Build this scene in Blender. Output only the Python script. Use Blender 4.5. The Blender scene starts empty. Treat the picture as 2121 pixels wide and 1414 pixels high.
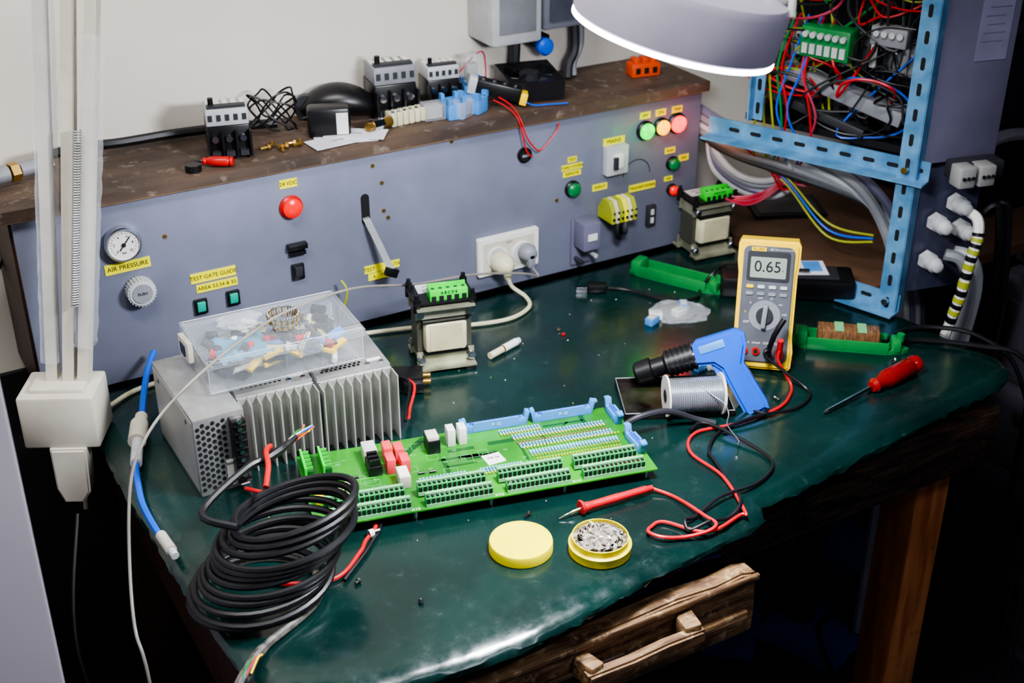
import bpy,bmesh,math,random
from mathutils import Vector,Matrix,Euler
random.seed(7)
S=bpy.context.scene
COL=bpy.context.collection
def lin(h):
    h=h.lstrip('#'); v=[int(h[i:i+2],16)/255 for i in (0,2,4)]
    return [((c+.055)/1.055)**2.4 if c>.04045 else c/12.92 for c in v]
MATS={}
def mat(name,hexc,rough=.5,metal=0,var=.12,scale=25,bump=0,stretch=(1,1,1),emit=0,alpha=1,coat=0,hex2=None,spec=.5,lo=.35,hi=.65,trans=0,dust=None,dlo=.62,dscale=60,rvar=.25):
    if name in MATS: return MATS[name]
    m=bpy.data.materials.new(name); m.use_nodes=True; nt=m.node_tree; N=nt.nodes; L=nt.links
    b=N['Principled BSDF']; c=lin(hexc)
    tc=N.new('ShaderNodeTexCoord'); mp=N.new('ShaderNodeMapping'); mp.inputs['Scale'].default_value=stretch
    nz=N.new('ShaderNodeTexNoise'); nz.inputs['Scale'].default_value=scale; nz.inputs['Detail'].default_value=5
    cr=N.new('ShaderNodeValToRGB'); cr.color_ramp.elements[0].position=lo; cr.color_ramp.elements[1].position=hi
    c2=lin(hex2) if hex2 else [min(1,x*(1+var)) for x in c]; c1=c if hex2 else [x*(1-var) for x in c]
    cr.color_ramp.elements[0].color=(*c1,1); cr.color_ramp.elements[1].color=(*c2,1)
    L.new(tc.outputs['Object'],mp.inputs[0]); L.new(mp.outputs[0],nz.inputs['Vector']); L.new(nz.outputs['Fac'],cr.inputs[0]); colout=cr.outputs[0]
    b.inputs['Roughness'].default_value=rough
    if dust:
        n2=N.new('ShaderNodeTexNoise'); n2.inputs['Scale'].default_value=dscale; n2.inputs['Detail'].default_value=8; n2.inputs['Roughness'].default_value=.7; L.new(tc.outputs['Object'],n2.inputs['Vector'])
        r2=N.new('ShaderNodeValToRGB'); r2.color_ramp.elements[0].position=dlo; r2.color_ramp.elements[1].position=dlo+.14; r2.color_ramp.elements[0].color=(0,0,0,1); r2.color_ramp.elements[1].color=(.8,.8,.8,1); L.new(n2.outputs['Fac'],r2.inputs[0])
        mx=N.new('ShaderNodeMix'); mx.data_type='RGBA'; L.new(r2.outputs[0],mx.inputs[0]); L.new(colout,mx.inputs[6]); mx.inputs[7].default_value=(*lin(dust),1); colout=mx.outputs[2]
        mr=N.new('ShaderNodeMapRange'); mr.inputs[1].default_value=.3; mr.inputs[2].default_value=.75; mr.inputs[3].default_value=max(.05,rough-.08); mr.inputs[4].default_value=rough+rvar; L.new(n2.outputs['Fac'],mr.inputs[0]); L.new(mr.outputs[0],b.inputs['Roughness'])
    L.new(colout,b.inputs['Base Color']); b.inputs['Metallic'].default_value=metal
    b.inputs['Coat Weight'].default_value=coat; b.inputs['Coat Roughness'].default_value=.12; b.inputs['Specular IOR Level'].default_value=spec
    b.inputs['Alpha'].default_value=alpha; b.inputs['Transmission Weight'].default_value=trans
    if emit:
        L.new(cr.outputs[0],b.inputs['Emission Color']); b.inputs['Emission Strength'].default_value=emit
    if bump:
        bp=N.new('ShaderNodeBump'); bp.inputs['Strength'].default_value=bump; bp.inputs['Distance'].default_value=.002
        L.new(nz.outputs['Fac'],bp.inputs['Height']); L.new(bp.outputs[0],b.inputs['Normal'])
    MATS[name]=m; return m
# ---- palette
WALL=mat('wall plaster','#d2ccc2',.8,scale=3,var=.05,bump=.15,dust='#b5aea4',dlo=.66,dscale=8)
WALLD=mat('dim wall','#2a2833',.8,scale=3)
CEIL=mat('ceiling paint','#77757c',.9)
FLOOR=mat('dirty floor','#0c0d12',.5,hex2='#1c1e2a',scale=6)
VIN=mat('green vinyl','#031d1b',.22,scale=7,hex2='#082b27',bump=.10,spec=.6,dust='#27423f',dlo=.61,dscale=45,coat=.35,rvar=.16)
WOODD=mat('dark worn wood','#22160e',.5,scale=14,hex2='#57402c',stretch=(1,8,8),bump=.5,lo=.45,hi=.8,dust='#8a6a4a',dlo=.62,dscale=90)
WOODO=mat('orange wood','#98562a',.5,scale=10,hex2='#c88248',stretch=(6,6,.6),bump=.2,dust='#5a2c12',dlo=.6,dscale=30)
WOODB=mat('brown leg wood','#24120a',.5,scale=10,hex2='#3c1e10',stretch=(6,6,.6),bump=.2)
WOODL=mat('pale worn wood','#4a3220',.55,scale=16,hex2='#94734e',stretch=(1,8,8),bump=.6,dust='#c0a47c',dlo=.54,dscale=60)
PLY=mat('plywood top','#3c3029',.6,scale=6,hex2='#5a483b',stretch=(1,4,4),bump=.2,dust='#83766a',dlo=.55,dscale=40)
PLYE=mat('plywood edge','#5a432f',.6,scale=20,hex2='#7c6248',stretch=(.4,4,8))
PAN=mat('grey blue laminate','#6a6e7f',.42,scale=5,hex2='#7b7f93',bump=.05,metal=.1,dust='#8d909c',dlo=.66,dscale=25)
LAB=mat('yellow tape','#ece400',.5,var=.06)
INK=mat('black ink','#0a0a0a',.6)
BLK=mat('black plastic','#0c0c0f',.38)
BLKR=mat('black rubber','#0e0e12',.42,scale=60)
DGR=mat('dark grey plastic','#2a2b30',.5)
GRY=mat('grey plastic','#7e8086',.5)
LGR=mat('light grey plastic','#b4b6b8',.5)
WHT=mat('white plastic','#d8d8d2',.4,var=.04)
WHP=mat('aged white enamel','#b8b2a4',.42,hex2='#cdc8ba',scale=8,dust='#8c8474',dlo=.64,dscale=30)
SHD=mat('lilac white enamel','#a7a3b4',.4,hex2='#b6b2c2',scale=8)
CRM=mat('cream plastic','#c9c4a4',.5)
SIL=mat('brushed steel','#aeaeae',.38,metal=.7,scale=40,stretch=(1,1,8))
ALU=mat('dull aluminium','#b0b0ac',.45,metal=.45,scale=15)
CHR=mat('chrome','#d0d0d4',.15,metal=1,var=.03)
BRS=mat('brass','#b08d4a',.35,metal=.9)
RED=mat('red plastic','#b81212',.35)
REDW=mat('red rubber','#b8141e',.4,var=.08)
PNK=mat('pink wire','#a8304e',.45)
GRN=mat('pcb green','#1c641a',.3,scale=12,hex2='#338a22',coat=.2)
GRD=mat('dark trace green','#12481a',.4)
TGR=mat('terminal green','#2c8c48',.4,var=.08)
TGL=mat('terminal light green','#6fb47a',.4)
GRP=mat('green plastic','#1a7a3c',.35)
LIM=mat('lime plastic','#22c832',.4)
BLU=mat('blue plastic','#0a56cc',.35,var=.06)
SKY=mat('sky blue plastic','#4a8acc',.4)
RAK=mat('dusty blue paint','#43779f',.45,scale=30,hex2='#6294ba',metal=.1,dust='#88a6bc',dlo=.62)
YEL=mat('yellow rubber','#f6cc00',.4,var=.04)
YLT=mat('yellow tin','#efe000',.3,var=.05)
YGR=mat('yellow wire','#98a028',.45)
ORG=mat('orange plastic','#d84a14',.45)
MAU=mat('mauve painted steel','#5f5d72',.4,scale=6,hex2='#6f6d84')
CAB=mat('cabinet paint','#96919a',.5,scale=4,var=.05)
DRK=mat('dark recess','#050507',.8)
NAVY=mat('dark navy metal','#10141f',.5)
CLR=mat('clear plastic','#dfe6ee',.06,alpha=.085,var=.02,spec=.9)
CLR2=mat('cloudy plastic','#dfe3ea',.2,alpha=.20,var=.05,bump=.8,scale=60)
PAP=mat('paper','#cfcfd6',.7,var=.05)
FLUX=mat('solder dross','#5e5144',.6,scale=160,hex2='#aaa498',bump=1.2)
SOL=mat('solder wire','#c4c8d0',.25,metal=.85)
LCD=mat('lcd','#8f988c',.3,var=.03)
GLO=mat('tube glow','#eef0ff',.5,emit=18,var=.01)
EGR=mat('green lens lit','#00c838',.3,emit=3,var=.3,scale=90)
EYE=mat('amber lens lit','#ffb400',.3,emit=2.2,var=.15,scale=90)
ERE=mat('red lens lit','#ff0010',.3,emit=4,var=.3,scale=90)
LRED=mat('red lens','#e01408',.25,emit=.4,var=.08)
LGRN=mat('green lens','#0b6b3a',.3,emit=.05)
TEAL=mat('teal rocker','#0a9a84',.35,emit=.12)
CARD=mat('cardboard','#5e4432',.7)
BLC=mat('light blue cloth','#47869e',.7)

def rotm(rot):
    return Euler([math.radians(a) for a in rot]).to_matrix().to_4x4() if rot else Matrix()
AX={'Z':Matrix(),'X':Matrix.Rotation(math.pi/2,4,'Y'),'Y':Matrix.Rotation(math.pi/2,4,'X')}
def catmull(pts,sub,closed=False):
    P=[Vector(p) for p in pts]
    if len(P)<3 and not closed: return P
    out=[];n=len(P)
    rng=n if closed else n-1
    for i in range(rng):
        if closed: a,b,c,d=P[(i-1)%n],P[i],P[(i+1)%n],P[(i+2)%n]
        else: a,b,c,d=P[max(i-1,0)],P[i],P[i+1],P[min(i+2,n-1)]
        for k in range(sub):
            t=k/sub
            out.append(.5*((2*b)+(c-a)*t+(2*a-5*b+4*c-d)*t*t+(3*b-a-3*c+d)*t**3))
    if not closed: out.append(P[-1])
    return out
class G:
    def __init__(s): s.bm=bmesh.new(); s.mats=[]
    def mi(s,m):
        if m not in s.mats: s.mats.append(m)
        return s.mats.index(m)
    def _add(s,t,m,M=None):
        i=s.mi(m)
        for f in t.faces: f.material_index=i; f.smooth=True
        if M is not None: t.transform(M)
        me=bpy.data.meshes.new('t'); t.to_mesh(me); t.free(); s.bm.from_mesh(me); bpy.data.meshes.remove(me)
    def box(s,c,d,m,rot=None,bev=0,seg=2):
        t=bmesh.new(); bmesh.ops.create_cube(t,size=1,matrix=Matrix.Diagonal((*d,1)))
        if bev: bmesh.ops.bevel(t,geom=t.edges[:],offset=min(bev,min(d)*.49),segments=seg,affect='EDGES',profile=.5)
        s._add(t,m,Matrix.Translation(c)@rotm(rot)); return s
    def cyl(s,c,r,h,m,axis='Z',r2=None,seg=24,rot=None,bev=0):
        t=bmesh.new(); bmesh.ops.create_cone(t,cap_ends=True,segments=seg,radius1=r,radius2=r if r2 is None else r2,depth=h)
        if bev: bmesh.ops.bevel(t,geom=[e for e in t.edges if len(e.link_faces)==2 and any(len(f.verts)>4 for f in e.link_faces)],offset=bev,segments=2,affect='EDGES')
        s._add(t,m,Matrix.Translation(c)@rotm(rot)@AX[axis]); return s
    def sph(s,c,r,m,sc=(1,1,1),rot=None):
        t=bmesh.new(); bmesh.ops.create_uvsphere(t,u_segments=16,v_segments=10,radius=r,matrix=Matrix.Diagonal((*sc,1)))
        s._add(t,m,Matrix.Translation(c)@rotm(rot)); return s
    def lathe(s,c,prof,m,axis='Z',seg=32,rot=None,ring=False):
        t=bmesh.new(); rows=[]
        for r,z in prof:
            rows.append([t.verts.new((r*math.cos(2*math.pi*k/seg),r*math.sin(2*math.pi*k/seg),z)) for k in range(seg)])
        rr=list(zip(rows,rows[1:]))
        if ring: rr.append((rows[-1],rows[0]))
        for a,b in rr:
            for k in range(seg): t.faces.new((a[k],a[(k+1)%seg],b[(k+1)%seg],b[k]))
        if not ring:
            t.faces.new(rows[0][::-1]); t.faces.new(rows[-1])
        bmesh.ops.recalc_face_normals(t,faces=t.faces[:])
        s._add(t,m,Matrix.Translation(c)@rotm(rot)@AX[axis]); return s
    def prism(s,poly,a,b,m,plane='XY',c=(0,0,0),rot=None,bev=0):
        t=bmesh.new()
        def P(u,v,w): return {'XY':(u,v,w),'XZ':(u,w,v),'YZ':(w,u,v)}[plane]
        lo=[t.verts.new(P(u,v,a)) for u,v in poly]; hi=[t.verts.new(P(u,v,b)) for u,v in poly]
        n=len(poly); t.faces.new(lo[::-1]); t.faces.new(hi)
        for k in range(n): t.faces.new((lo[k],lo[(k+1)%n],hi[(k+1)%n],hi[k]))
        bmesh.ops.recalc_face_normals(t,faces=t.faces[:])
        if bev: bmesh.ops.bevel(t,geom=[e for e in t.edges if any(len(f.verts)==n and n>4 for f in e.link_faces)],offset=bev,segments=2,affect='EDGES')
        s._add(t,m,Matrix.Translation(c)@rotm(rot)); return s
    def tube(s,pts,r,m,seg=8,sub=6,closed=False):
        P=catmull(pts,sub,closed); t=bmesh.new(); rows=[]; n=len(P); prev=None
        for i,p in enumerate(P):
            tg=(P[(i+1)%n]-P[i-1]) if closed else (P[min(i+1,n-1)]-P[max(i-1,0)])
            if tg.length<1e-9: tg=Vector((0,0,1))
            tg.normalize()
            if prev is None: a=tg.orthogonal().normalized()
            else:
                a=prev-tg*prev.dot(tg); a=a.normalized() if a.length>1e-6 else tg.orthogonal().normalized()
            prev=a; b=tg.cross(a); R=r if not isinstance(r,(list,tuple)) else r[min(i*len(r)//n,len(r)-1)]
            rows.append([t.verts.new(p+a*math.cos(2*math.pi*k/seg)*R+b*math.sin(2*math.pi*k/seg)*R) for k in range(seg)])
        rr=list(zip(rows,rows[1:]))
        if closed: rr.append((rows[-1],rows[0]))
        for x,y in rr:
            for k in range(seg): t.faces.new((x[k],x[(k+1)%seg],y[(k+1)%seg],y[k]))
        if not closed: t.faces.new(rows[0][::-1]); t.faces.new(rows[-1])
        bmesh.ops.recalc_face_normals(t,faces=t.faces[:])
        s._add(t,m); return s
    def text(s,txt,c,size,m,face='front',rz=0,ext=.0003):
        cu=bpy.data.curves.new('t','FONT'); cu.body=txt; cu.size=size; cu.align_x='CENTER'; cu.align_y='CENTER'; cu.extrude=ext
        o=bpy.data.objects.new('t',cu); me=bpy.data.meshes.new_from_object(o)
        t=bmesh.new(); t.from_mesh(me)
        M=Matrix.Translation(c)@(Matrix.Rotation(math.pi/2,4,'X') if face=='front' else Matrix())@Matrix.Rotation(math.radians(rz),4,'Z')
        s._add(t,m,M); bpy.data.objects.remove(o); bpy.data.curves.remove(cu); bpy.data.meshes.remove(me); return s
    def sqring(s,c,w,r,h,m,seg=48,rot=None):
        t=bmesh.new(); rows=[[],[],[],[]]
        for k in range(seg):
            a=2*math.pi*k/seg; cx,cy=math.cos(a),math.sin(a); q=max(abs(cx),abs(cy))
            rows[0].append(t.verts.new((r*cx,r*cy,-h/2))); rows[1].append(t.verts.new((w/2*cx/q,w/2*cy/q,-h/2)))
            rows[2].append(t.verts.new((w/2*cx/q,w/2*cy/q,h/2))); rows[3].append(t.verts.new((r*cx,r*cy,h/2)))
        for i in range(4):
            a,b=rows[i],rows[(i+1)%4]
            for k in range(seg): t.faces.new((a[k],a[(k+1)%seg],b[(k+1)%seg],b[k]))
        bmesh.ops.recalc_face_normals(t,faces=t.faces[:])
        s._add(t,m,Matrix.Translation(c)@rotm(rot)); return s
    def obj(s,name,parent=None,label=None,cat=None,loc=None,rot=None,group=None,kind=None,M=None):
        me=bpy.data.meshes.new(name); s.bm.to_mesh(me); s.bm.free()
        for m in s.mats: me.materials.append(m)
        try: me.set_sharp_from_angle(angle=math.radians(35))
        except Exception: pass
        o=bpy.data.objects.new(name,me); COL.objects.link(o)
        if M is not None: o.matrix_world=M
        if loc: o.location=loc
        if rot: o.rotation_euler=[math.radians(a) for a in rot]
        if parent: o.parent=parent
        if label: o['label']=label
        if cat: o['category']=cat
        if group: o['group']=group
        if kind: o['kind']=kind
        return o
def thing(name,label,cat,loc=(0,0,0),rz=0,group=None,M=None,rot=None):
    o=bpy.data.objects.new(name,None); COL.objects.link(o); o.empty_display_size=.02
    if M is not None: o.matrix_world=M
    else:
        o.location=loc; o.rotation_euler=[math.radians(a) for a in rot] if rot else (0,0,math.radians(rz))
    o['label']=label; o['category']=cat
    if group: o['group']=group
    return o
def sub(name,parent,loc=(0,0,0)):
    o=bpy.data.objects.new(name,None); COL.objects.link(o); o.parent=parent; o.location=loc; return o
def frame(o,x,z):
    x=Vector(x).normalized(); z=Vector(z); z=(z-x*z.dot(x)).normalized(); y=z.cross(x)
    M=Matrix((x,y,z)).transposed().to_4x4(); M.translation=Vector(o); return M
def rrect(w,h,r,n=5,cx=0,cy=0):
    P=[]
    for sx,sy,a0 in ((1,1,0),(-1,1,90),(-1,-1,180),(1,-1,270)):
        for k in range(n+1):
            a=math.radians(a0+90*k/n); P.append((cx+sx*(w/2-r)+r*math.cos(a)*1,cy+sy*(h/2-r)+r*math.sin(a)))
    return P
def cable(name,pts,r,m,label,cat='cable',group=None,sub_=8,seg=8):
    return G().tube(pts,r,m,seg=seg,sub=sub_).obj(name,None,label,cat,group=group)
def repeat(o,parent,locs):
    "copies of one part at further places"
    for l in locs:
        c=o.copy(); COL.objects.link(c); c.parent=parent; c.location=l
TZ=.75
# ================= ROOM
G().box((.9,1.99,1.35),(5.2,.1,2.7),WALL).obj('wall_back',kind='structure')
G().box((.9,1.935,.36),(5.0,.01,.72),mat('painted wall shade','#121116',.7)).obj('wall_shade_back',kind='structure')  # dark sheet paints in the shadow on the wall below bench height
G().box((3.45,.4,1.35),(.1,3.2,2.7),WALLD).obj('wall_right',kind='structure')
G().box((.9,.3,-.03),(5.2,3.4,.06),FLOOR).obj('floor',kind='structure')
G().box((.9,.3,2.73),(5.2,3.4,.06),CEIL).obj('ceiling',kind='structure')
# ================= WORKBENCH
wb=thing('workbench','old wooden workbench covered with worn dark green vinyl','workbench')
OUT=[(.27,1.76),(.262,1.5),(.266,1.39),(.272,1.22),(.280,1.09),(.30,1.03),(.36,.99),(.415,.976),(.5,.966),(.582,.965),(.635,.972),(.69,.981),(.74,.988),(.78,.994),(.819,.998),(.86,1.004),(.9,1.006),(.945,1.011),(.960,1.018),(.973,1.040),(.992,1.042),(1.08,1.052),(1.218,1.069),(1.33,1.085),(1.44,1.098),(1.5,1.108),(1.535,1.123),(1.552,1.162),(1.543,1.231),(1.533,1.30),(1.524,1.35),(1.487,1.435),(1.47,1.60),(1.46,1.76)]
CEN=Vector((.95,1.40))
def inward(P,d):
    return [tuple(Vector(q)+(CEN-Vector(q)).normalized()*d) for q in P]
dn=[]
n=len(OUT)
for i in range(n):
    a=Vector(OUT[i]);b=Vector(OUT[(i+1)%n]); k=max(1,int((b-a).length/.012))
    for j in range(k): dn.append(tuple(a.lerp(b,j/k)))
t=bmesh.new(); rows=[]
for d,z,nz in ((.25,.75,0),(.075,.75,0),(.045,.7493,.0002),(.022,.7472,.0005),(.010,.744,.0010),(.003,.740,.0015),(.001,.736,.0040),(.004,.735,.0040)):
    rows.append([])
    for q in inward(dn,d):
        rows[-1].append(t.verts.new((q[0]+random.uniform(-nz,nz)*.4,q[1]+random.uniform(-nz,nz)*.5,z+random.uniform(-nz,nz))))
cv=t.verts.new((CEN.x,CEN.y,.75))
for k in range(len(rows[0])): t.faces.new((rows[0][k],rows[0][(k+1)%len(rows[0])],cv))
for a,b in zip(rows,rows[1:]):
    for k in range(len(a)): t.faces.new((a[k],b[k],b[(k+1)%len(a)],a[(k+1)%len(a)]))
bmesh.ops.recalc_face_normals(t,faces=t.faces[:])
g=G(); g._add(t,VIN); g.obj('vinyl_cover',wb,label='dark green vinyl sheet with ragged edge')
G().prism(inward(OUT,.030),.705,.744,WOODD).obj('tabletop',wb)
for x,y,m_ in ((1.428,1.18,WOODO),(1.42,1.68,WOODO),(.33,1.68,WOODB),(.335,1.12,WOODB)):
    G().box((x,y,.3525),(.072,.072,.705),m_,bev=.004).obj('leg',wb)
G().box((1.225,1.115,.655),(.54,.025,.10),WOODD,bev=.003).obj('apron',wb)
G().box((.298,1.4,.655),(.02,.6,.1),WOODB).obj('apron',wb)
G().box((1.43,1.4,.655),(.02,.36,.1),WOODD).obj('apron',wb)
g=G(); g.prism([(1.09,.655),(1.10,.678),(1.13,.686),(1.19,.686),(1.22,.678),(1.23,.655),(1.21,.645),(1.18,.655),(1.14,.655),(1.11,.645)],1.085,1.103,WOODD,'XZ',bev=.004); g.obj('drawer_pull',wb)
dr=sub('drawer',wb)
g=G(); P_=[(.335,.60),(.925,.602),(.926,.64),(.922,.695),(.90,.701),(.86,.697),(.80,.702),(.70,.698),(.6,.702),(.5,.699),(.335,.70)]
g.prism(P_,.983,1.010,WOODL,'XZ',bev=.003); g.box((.64,.9815,.692),(.57,.006,.010),WOODL,rot=(0,.3,0),bev=.002); g.box((.66,.980,.625),(.50,.008,.034),WOODL,rot=(0,-.5,0),bev=.003); g.box((.60,.979,.655),(.24,.006,.012),WOODD,rot=(0,1.5,0),bev=.002)
g.obj('drawer_front',dr,label='worn splintered drawer front')
G().box((.345,1.2,.64),(.012,.38,.08),WOODD).box((.915,1.2,.64),(.012,.38,.08),WOODD).box((.63,1.2,.60),(.57,.38,.008),WOODD).obj('drawer_body',dr)
g=G(); g.prism([(-.086,-.010),(-.05,-.012),(0,-.009),(.05,-.011),(.086,-.008),(.084,.010),(.03,.012),(-.02,.009),(-.084,.011)],-.008,.008,WOODL,'XZ',c=(.733,.955,.663),bev=.003); g.box((.66,.968,.666),(.022,.032,.030),WOODL,rot=(0,4,14),bev=.004); g.box((.806,.968,.666),(.024,.032,.032),WOODL,rot=(0,-4,-10),bev=.004)
g.obj('handle',dr,label='rough wooden bar handle')
cable('wire',[(.5,1.03,.70),(.62,1.02,.705),(.75,1.02,.70),(.85,1.03,.705),(.90,1.03,.70)],.003,mat('purple wire','#2a1c58',.4),'purple wire lying in the open drawer','wire')
cable('wire',[(.42,1.03,.70),(.52,1.018,.706),(.60,1.03,.70)],.003,BLU,'blue wire lying in the open drawer','wire')
# ================= CONSOLE
cs=thing('test_console','long grey-blue test console with plywood shelf top standing on the bench','control panel',(0,1.761,0))
X0,X1=.225,1.398
G().box(((X0+X1)/2,.006,.901),(X1-X0,.012,.298),PAN,bev=.001).obj('front_panel',cs,label='grey-blue laminate front panel')
G().box(((X0+X1)/2-.006,.083,1.046),(X1-X0+.03,.185,.016),PLY).box(((X0+X1)/2-.006,-.006,1.045),(X1-X0+.03,.006,.018),PLYE).obj('shelf_board',cs,label='scratched brown plywood shelf')
o=G().box((0,.09,.894),(.016,.166,.285),WOODB).obj('side_board',cs); o.location=(X0+.004,0,0); repeat(o,cs,[(X1-.01,0,0)])
def lab(x,z,w,h,txt,rz=0,size=None):
    g=G(); g.box((0,-.0007,0),(w,.0012,h),LAB)
    if txt: g.text(txt,(0,-.0014,0),size or h*.72,INK)
    o=g.obj('label_tape',cs); o.location=(x,0,z); o.rotation_euler=(0,math.radians(-rz),0); return o
lab(.371,.936,.066,.016,'AIR PRESSURE',1,.0098); lab(.494,.893,.070,.016,'TEST GATE GUIDE',0,.0088); lab(.498,.875,.064,.013,'AREA 53,54 & 55',0,.0085)
lab(.624,1.014,.028,.014,'24 VDC',0,.0085); lab(.770,.842,.062,.013,'TEST        DATA',0,.009); lab(.765,.828,.040,.012,'A    TA',0,.008)
lab(1.130,.958,.018,.010,'TEST',0,.007); lab(1.130,.945,.042,.010,'CARD SYSTEM',0,.0066); lab(1.130,.933,.036,.010,'REMOTE',0,.007)
lab(1.153,.835,.022,.012,'INPUT',0,.007); lab(1.214,.976,.044,.014,'MAINS',0,.010); lab(1.188,.897,.030,.012,'INPUT',0,.008); lab(1.278,.880,.056,.013,'TRANSFORMER',0,.008)
for x,t_ in ((1.277,'24V'),(1.310,'ON'),(1.345,'TRIP')): lab(x,1.011,.022,.012,t_,0,.008)
lab(1.335,.937,.022,.011,'RUN',0,.007); lab(1.366,.918,.022,.012,'ON',0,.007); lab(1.335,.884,.018,.009,'INP',0,.006)
ga=sub('pressure_gauge',cs,(.367,0,.975))
G().lathe((0,0,0),[(.026,0),(.027,.012),(.025,.016),(.0225,.016),(.022,.012)],CHR,axis='Y').obj('bezel',ga,label='chrome bezel')
g=G(); g.cyl((0,-.0125,0),.0222,.001,WHT,'Y'); 
for k in range(21):
    a=math.radians(225-13.5*k); g.box((math.cos(a)*.018,-.0133,math.sin(a)*.018),(.0035 if k%5==0 else .002,.0004,.0006),INK if k%5 else RED,rot=(0,-math.degrees(a),0))
for k,tx in enumerate(['0','2','4','6','8','10']):
    a=math.radians(225-54*k); g.text(tx,(math.cos(a)*.0135,-.0133,math.sin(a)*.0135),.005,INK)
g.text('bar',(0,-.0133,-.012),.005,INK); g.obj('dial',ga)
G().box((.002,-.0145,.002),(.026,.0006,.0014),INK,rot=(0,-50,0)).cyl((0,-.0145,0),.003,.002,INK,'Y').obj('needle',ga)
g=G(); g.cyl((0,-.010,0),.0205,.020,LGR,'Y',bev=.002)
for k in range(26):
    a=k*math.pi/13; g.cyl((math.cos(a)*.0205,-.010,math.sin(a)*.0205),.0010,.018,LGR,'Y',seg=8)
g.cyl((0,-.0205,0),.015,.002,GRY,'Y'); g.text('PUSH',(0,-.022,0),.006,DGR); o=g.obj('regulator_knob',cs); o.location=(.382,0,.897)
def rocker(x,z,body,w,h,nm='rocker_switch',lb=None):
    g=G(); g.box((0,-.003,0),(w,.006,h),BLK,bev=.001); g.box((0,-.006,h*.04),(w*.62,.006,h*.66),body,rot=(8,0,0),bev=.0008); o=g.obj(nm,cs,label=lb); o.location=(x,0,z)
rocker(.469,.847,TEAL,.020,.024,lb='green lit rocker switch'); rocker(.520,.849,TEAL,.020,.024,lb='green lit rocker switch'); rocker(.627,.868,DGR,.02,.026,lb='black rocker switch')
def lamp(x,z,r,lens,lb,bez=BLK,pl=None):
    g=G(); g.lathe((0,0,0),[(r*1.2,0),(r*1.2,.004),(r*1.02,.007)],bez,axis='Y'); g.lathe((0,0,0),[(r,.004),(r*.97,.011),(r*.7,.014),(r*.3,.0155)],lens,axis='Y')
    o=g.obj('indicator_lamp',cs,label=lb); o.location=(x,0,z)
    if pl:
        l=bpy.data.lights.new('indicator_light','POINT'); l.energy=pl[1]; l.color=pl[0]; l.shadow_soft_size=.012
        q=bpy.data.objects.new('indicator_light',l); COL.objects.link(q); q.location=(x,1.761-.055,z)
lamp(.625,.976,.0155,LRED,'red indicator lamp',RED); lamp(1.131,.905,.0125,LGRN,'dark green indicator lamp')
lamp(1.278,.984,.0145,EGR,'lit green indicator lamp',BLK,((.02,1,.2),.08)); lamp(1.312,.985,.0135,EYE,'lit amber indicator lamp',BLK,((1,.6,.02),.02)); lamp(1.345,.986,.0155,ERE,'lit red indicator lamp',BLK,((1,.0,.03),.16))
lamp(1.341,.912,.011,LGRN,'green push button'); lamp(1.343,.862,.009,LRED,'small red lamp')
g=G(); g.box((0,-.006,.004),(.032,.012,.010),BLK,bev=.002); g.box((0,-.004,-.008),(.026,.008,.006),BLK); o=g.obj('slide_switch',cs); o.location=(.628,0,.908)
G().prism(rrect(.014,.052,.0068,n=8),-.001,.0004,DRK,'XZ').obj('cable_slot',cs,loc=(.747,0,.946),label='black oval slot')
for x,z in ((.777,.985),(.778,.938),(.763,1.016),(.268,1.022),(.901,1.031),(1.10,.89),(1.18,.80),(.785,.925),(.43,.97),(1.38,.78)):
    o=G().cyl((0,-.001,0),.0032,.002,BRS,'Y',seg=12).box((0,-.0022,0),(.005,.0006,.0008),DRK,rot=(0,35,0)).obj('screw',cs); o.location=(x,0,z)
G().cyl((0,-.002,0),.013,.006,BLK,'Y').cyl((0,-.0055,0),.010,.002,DRK,'Y').box((0,-.007,0),(.013,.002,.004),GRY).obj('cable_grommet',cs,loc=(1.035,0,.984))
ol=sub('wall_socket',cs,(1.001,0,.818))
G().prism(rrect(.118,.070,.004),-.010,0,WHT,'XZ',bev=.0015).prism(rrect(.098,.052,.003),-.0115,-.009,WHP,'XZ').text('250V~',(0,-.012,.021),.005,GRY).obj('face_plate',ol)
for dx in (-.024,.024): G().cyl((dx,-.0125,-.002),.0195,.003,WHT,'Y').cyl((dx,-.0145,-.002),.017,.001,LGR,'Y').obj('socket_well',ol)
G().box((0,-.003,0),(.040,.006,.085),MAU,bev=.001).box((0,-.02,.02),(.034,.04,.05),MAU,bev=.002).box((0,-.041,.02),(.018,.002,.012),WHT).cyl((.012,-.02,-.02),.004,.03,LGR,'Y').cyl((-.012,-.015,-.03),.004,.03,DGR,'Y').obj('relay_bracket',cs,loc=(1.150,0,.805))
G().box((0,-.008,0),(.044,.016,.052),LGR,bev=.002).box((0,-.018,0),(.018,.006,.026),WHT,bev=.002).box((-.008,-.022,-.002),(.008,.006,.022),DGR,bev=.001).obj('circuit_breaker',cs,loc=(1.214,0,.945),label='light grey rotary breaker with dark lever')
g=G()
for k in range(6):
    mm=[YGR,CRM,YGR,LAB,CRM,YGR][k]; g.prism([(-.020,-.018),(.026,-.018),(.026,.0),(.012,.020),(-.008,.020),(-.020,0)],0,.0075,mm,'YZ',c=(-.026+k*.009,-.028,0),bev=.0006)
    g.cyl((-.022+k*.009,-.048,.002),.0022,.004,CHR,'Y',seg=10); g.cyl((-.022+k*.009,-.048,-.010),.0026,.004,DRK,'Y',seg=10)
g.obj('terminal_strip',cs,loc=(1.210,0,.862),label='yellow-green and cream screw terminals')
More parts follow.
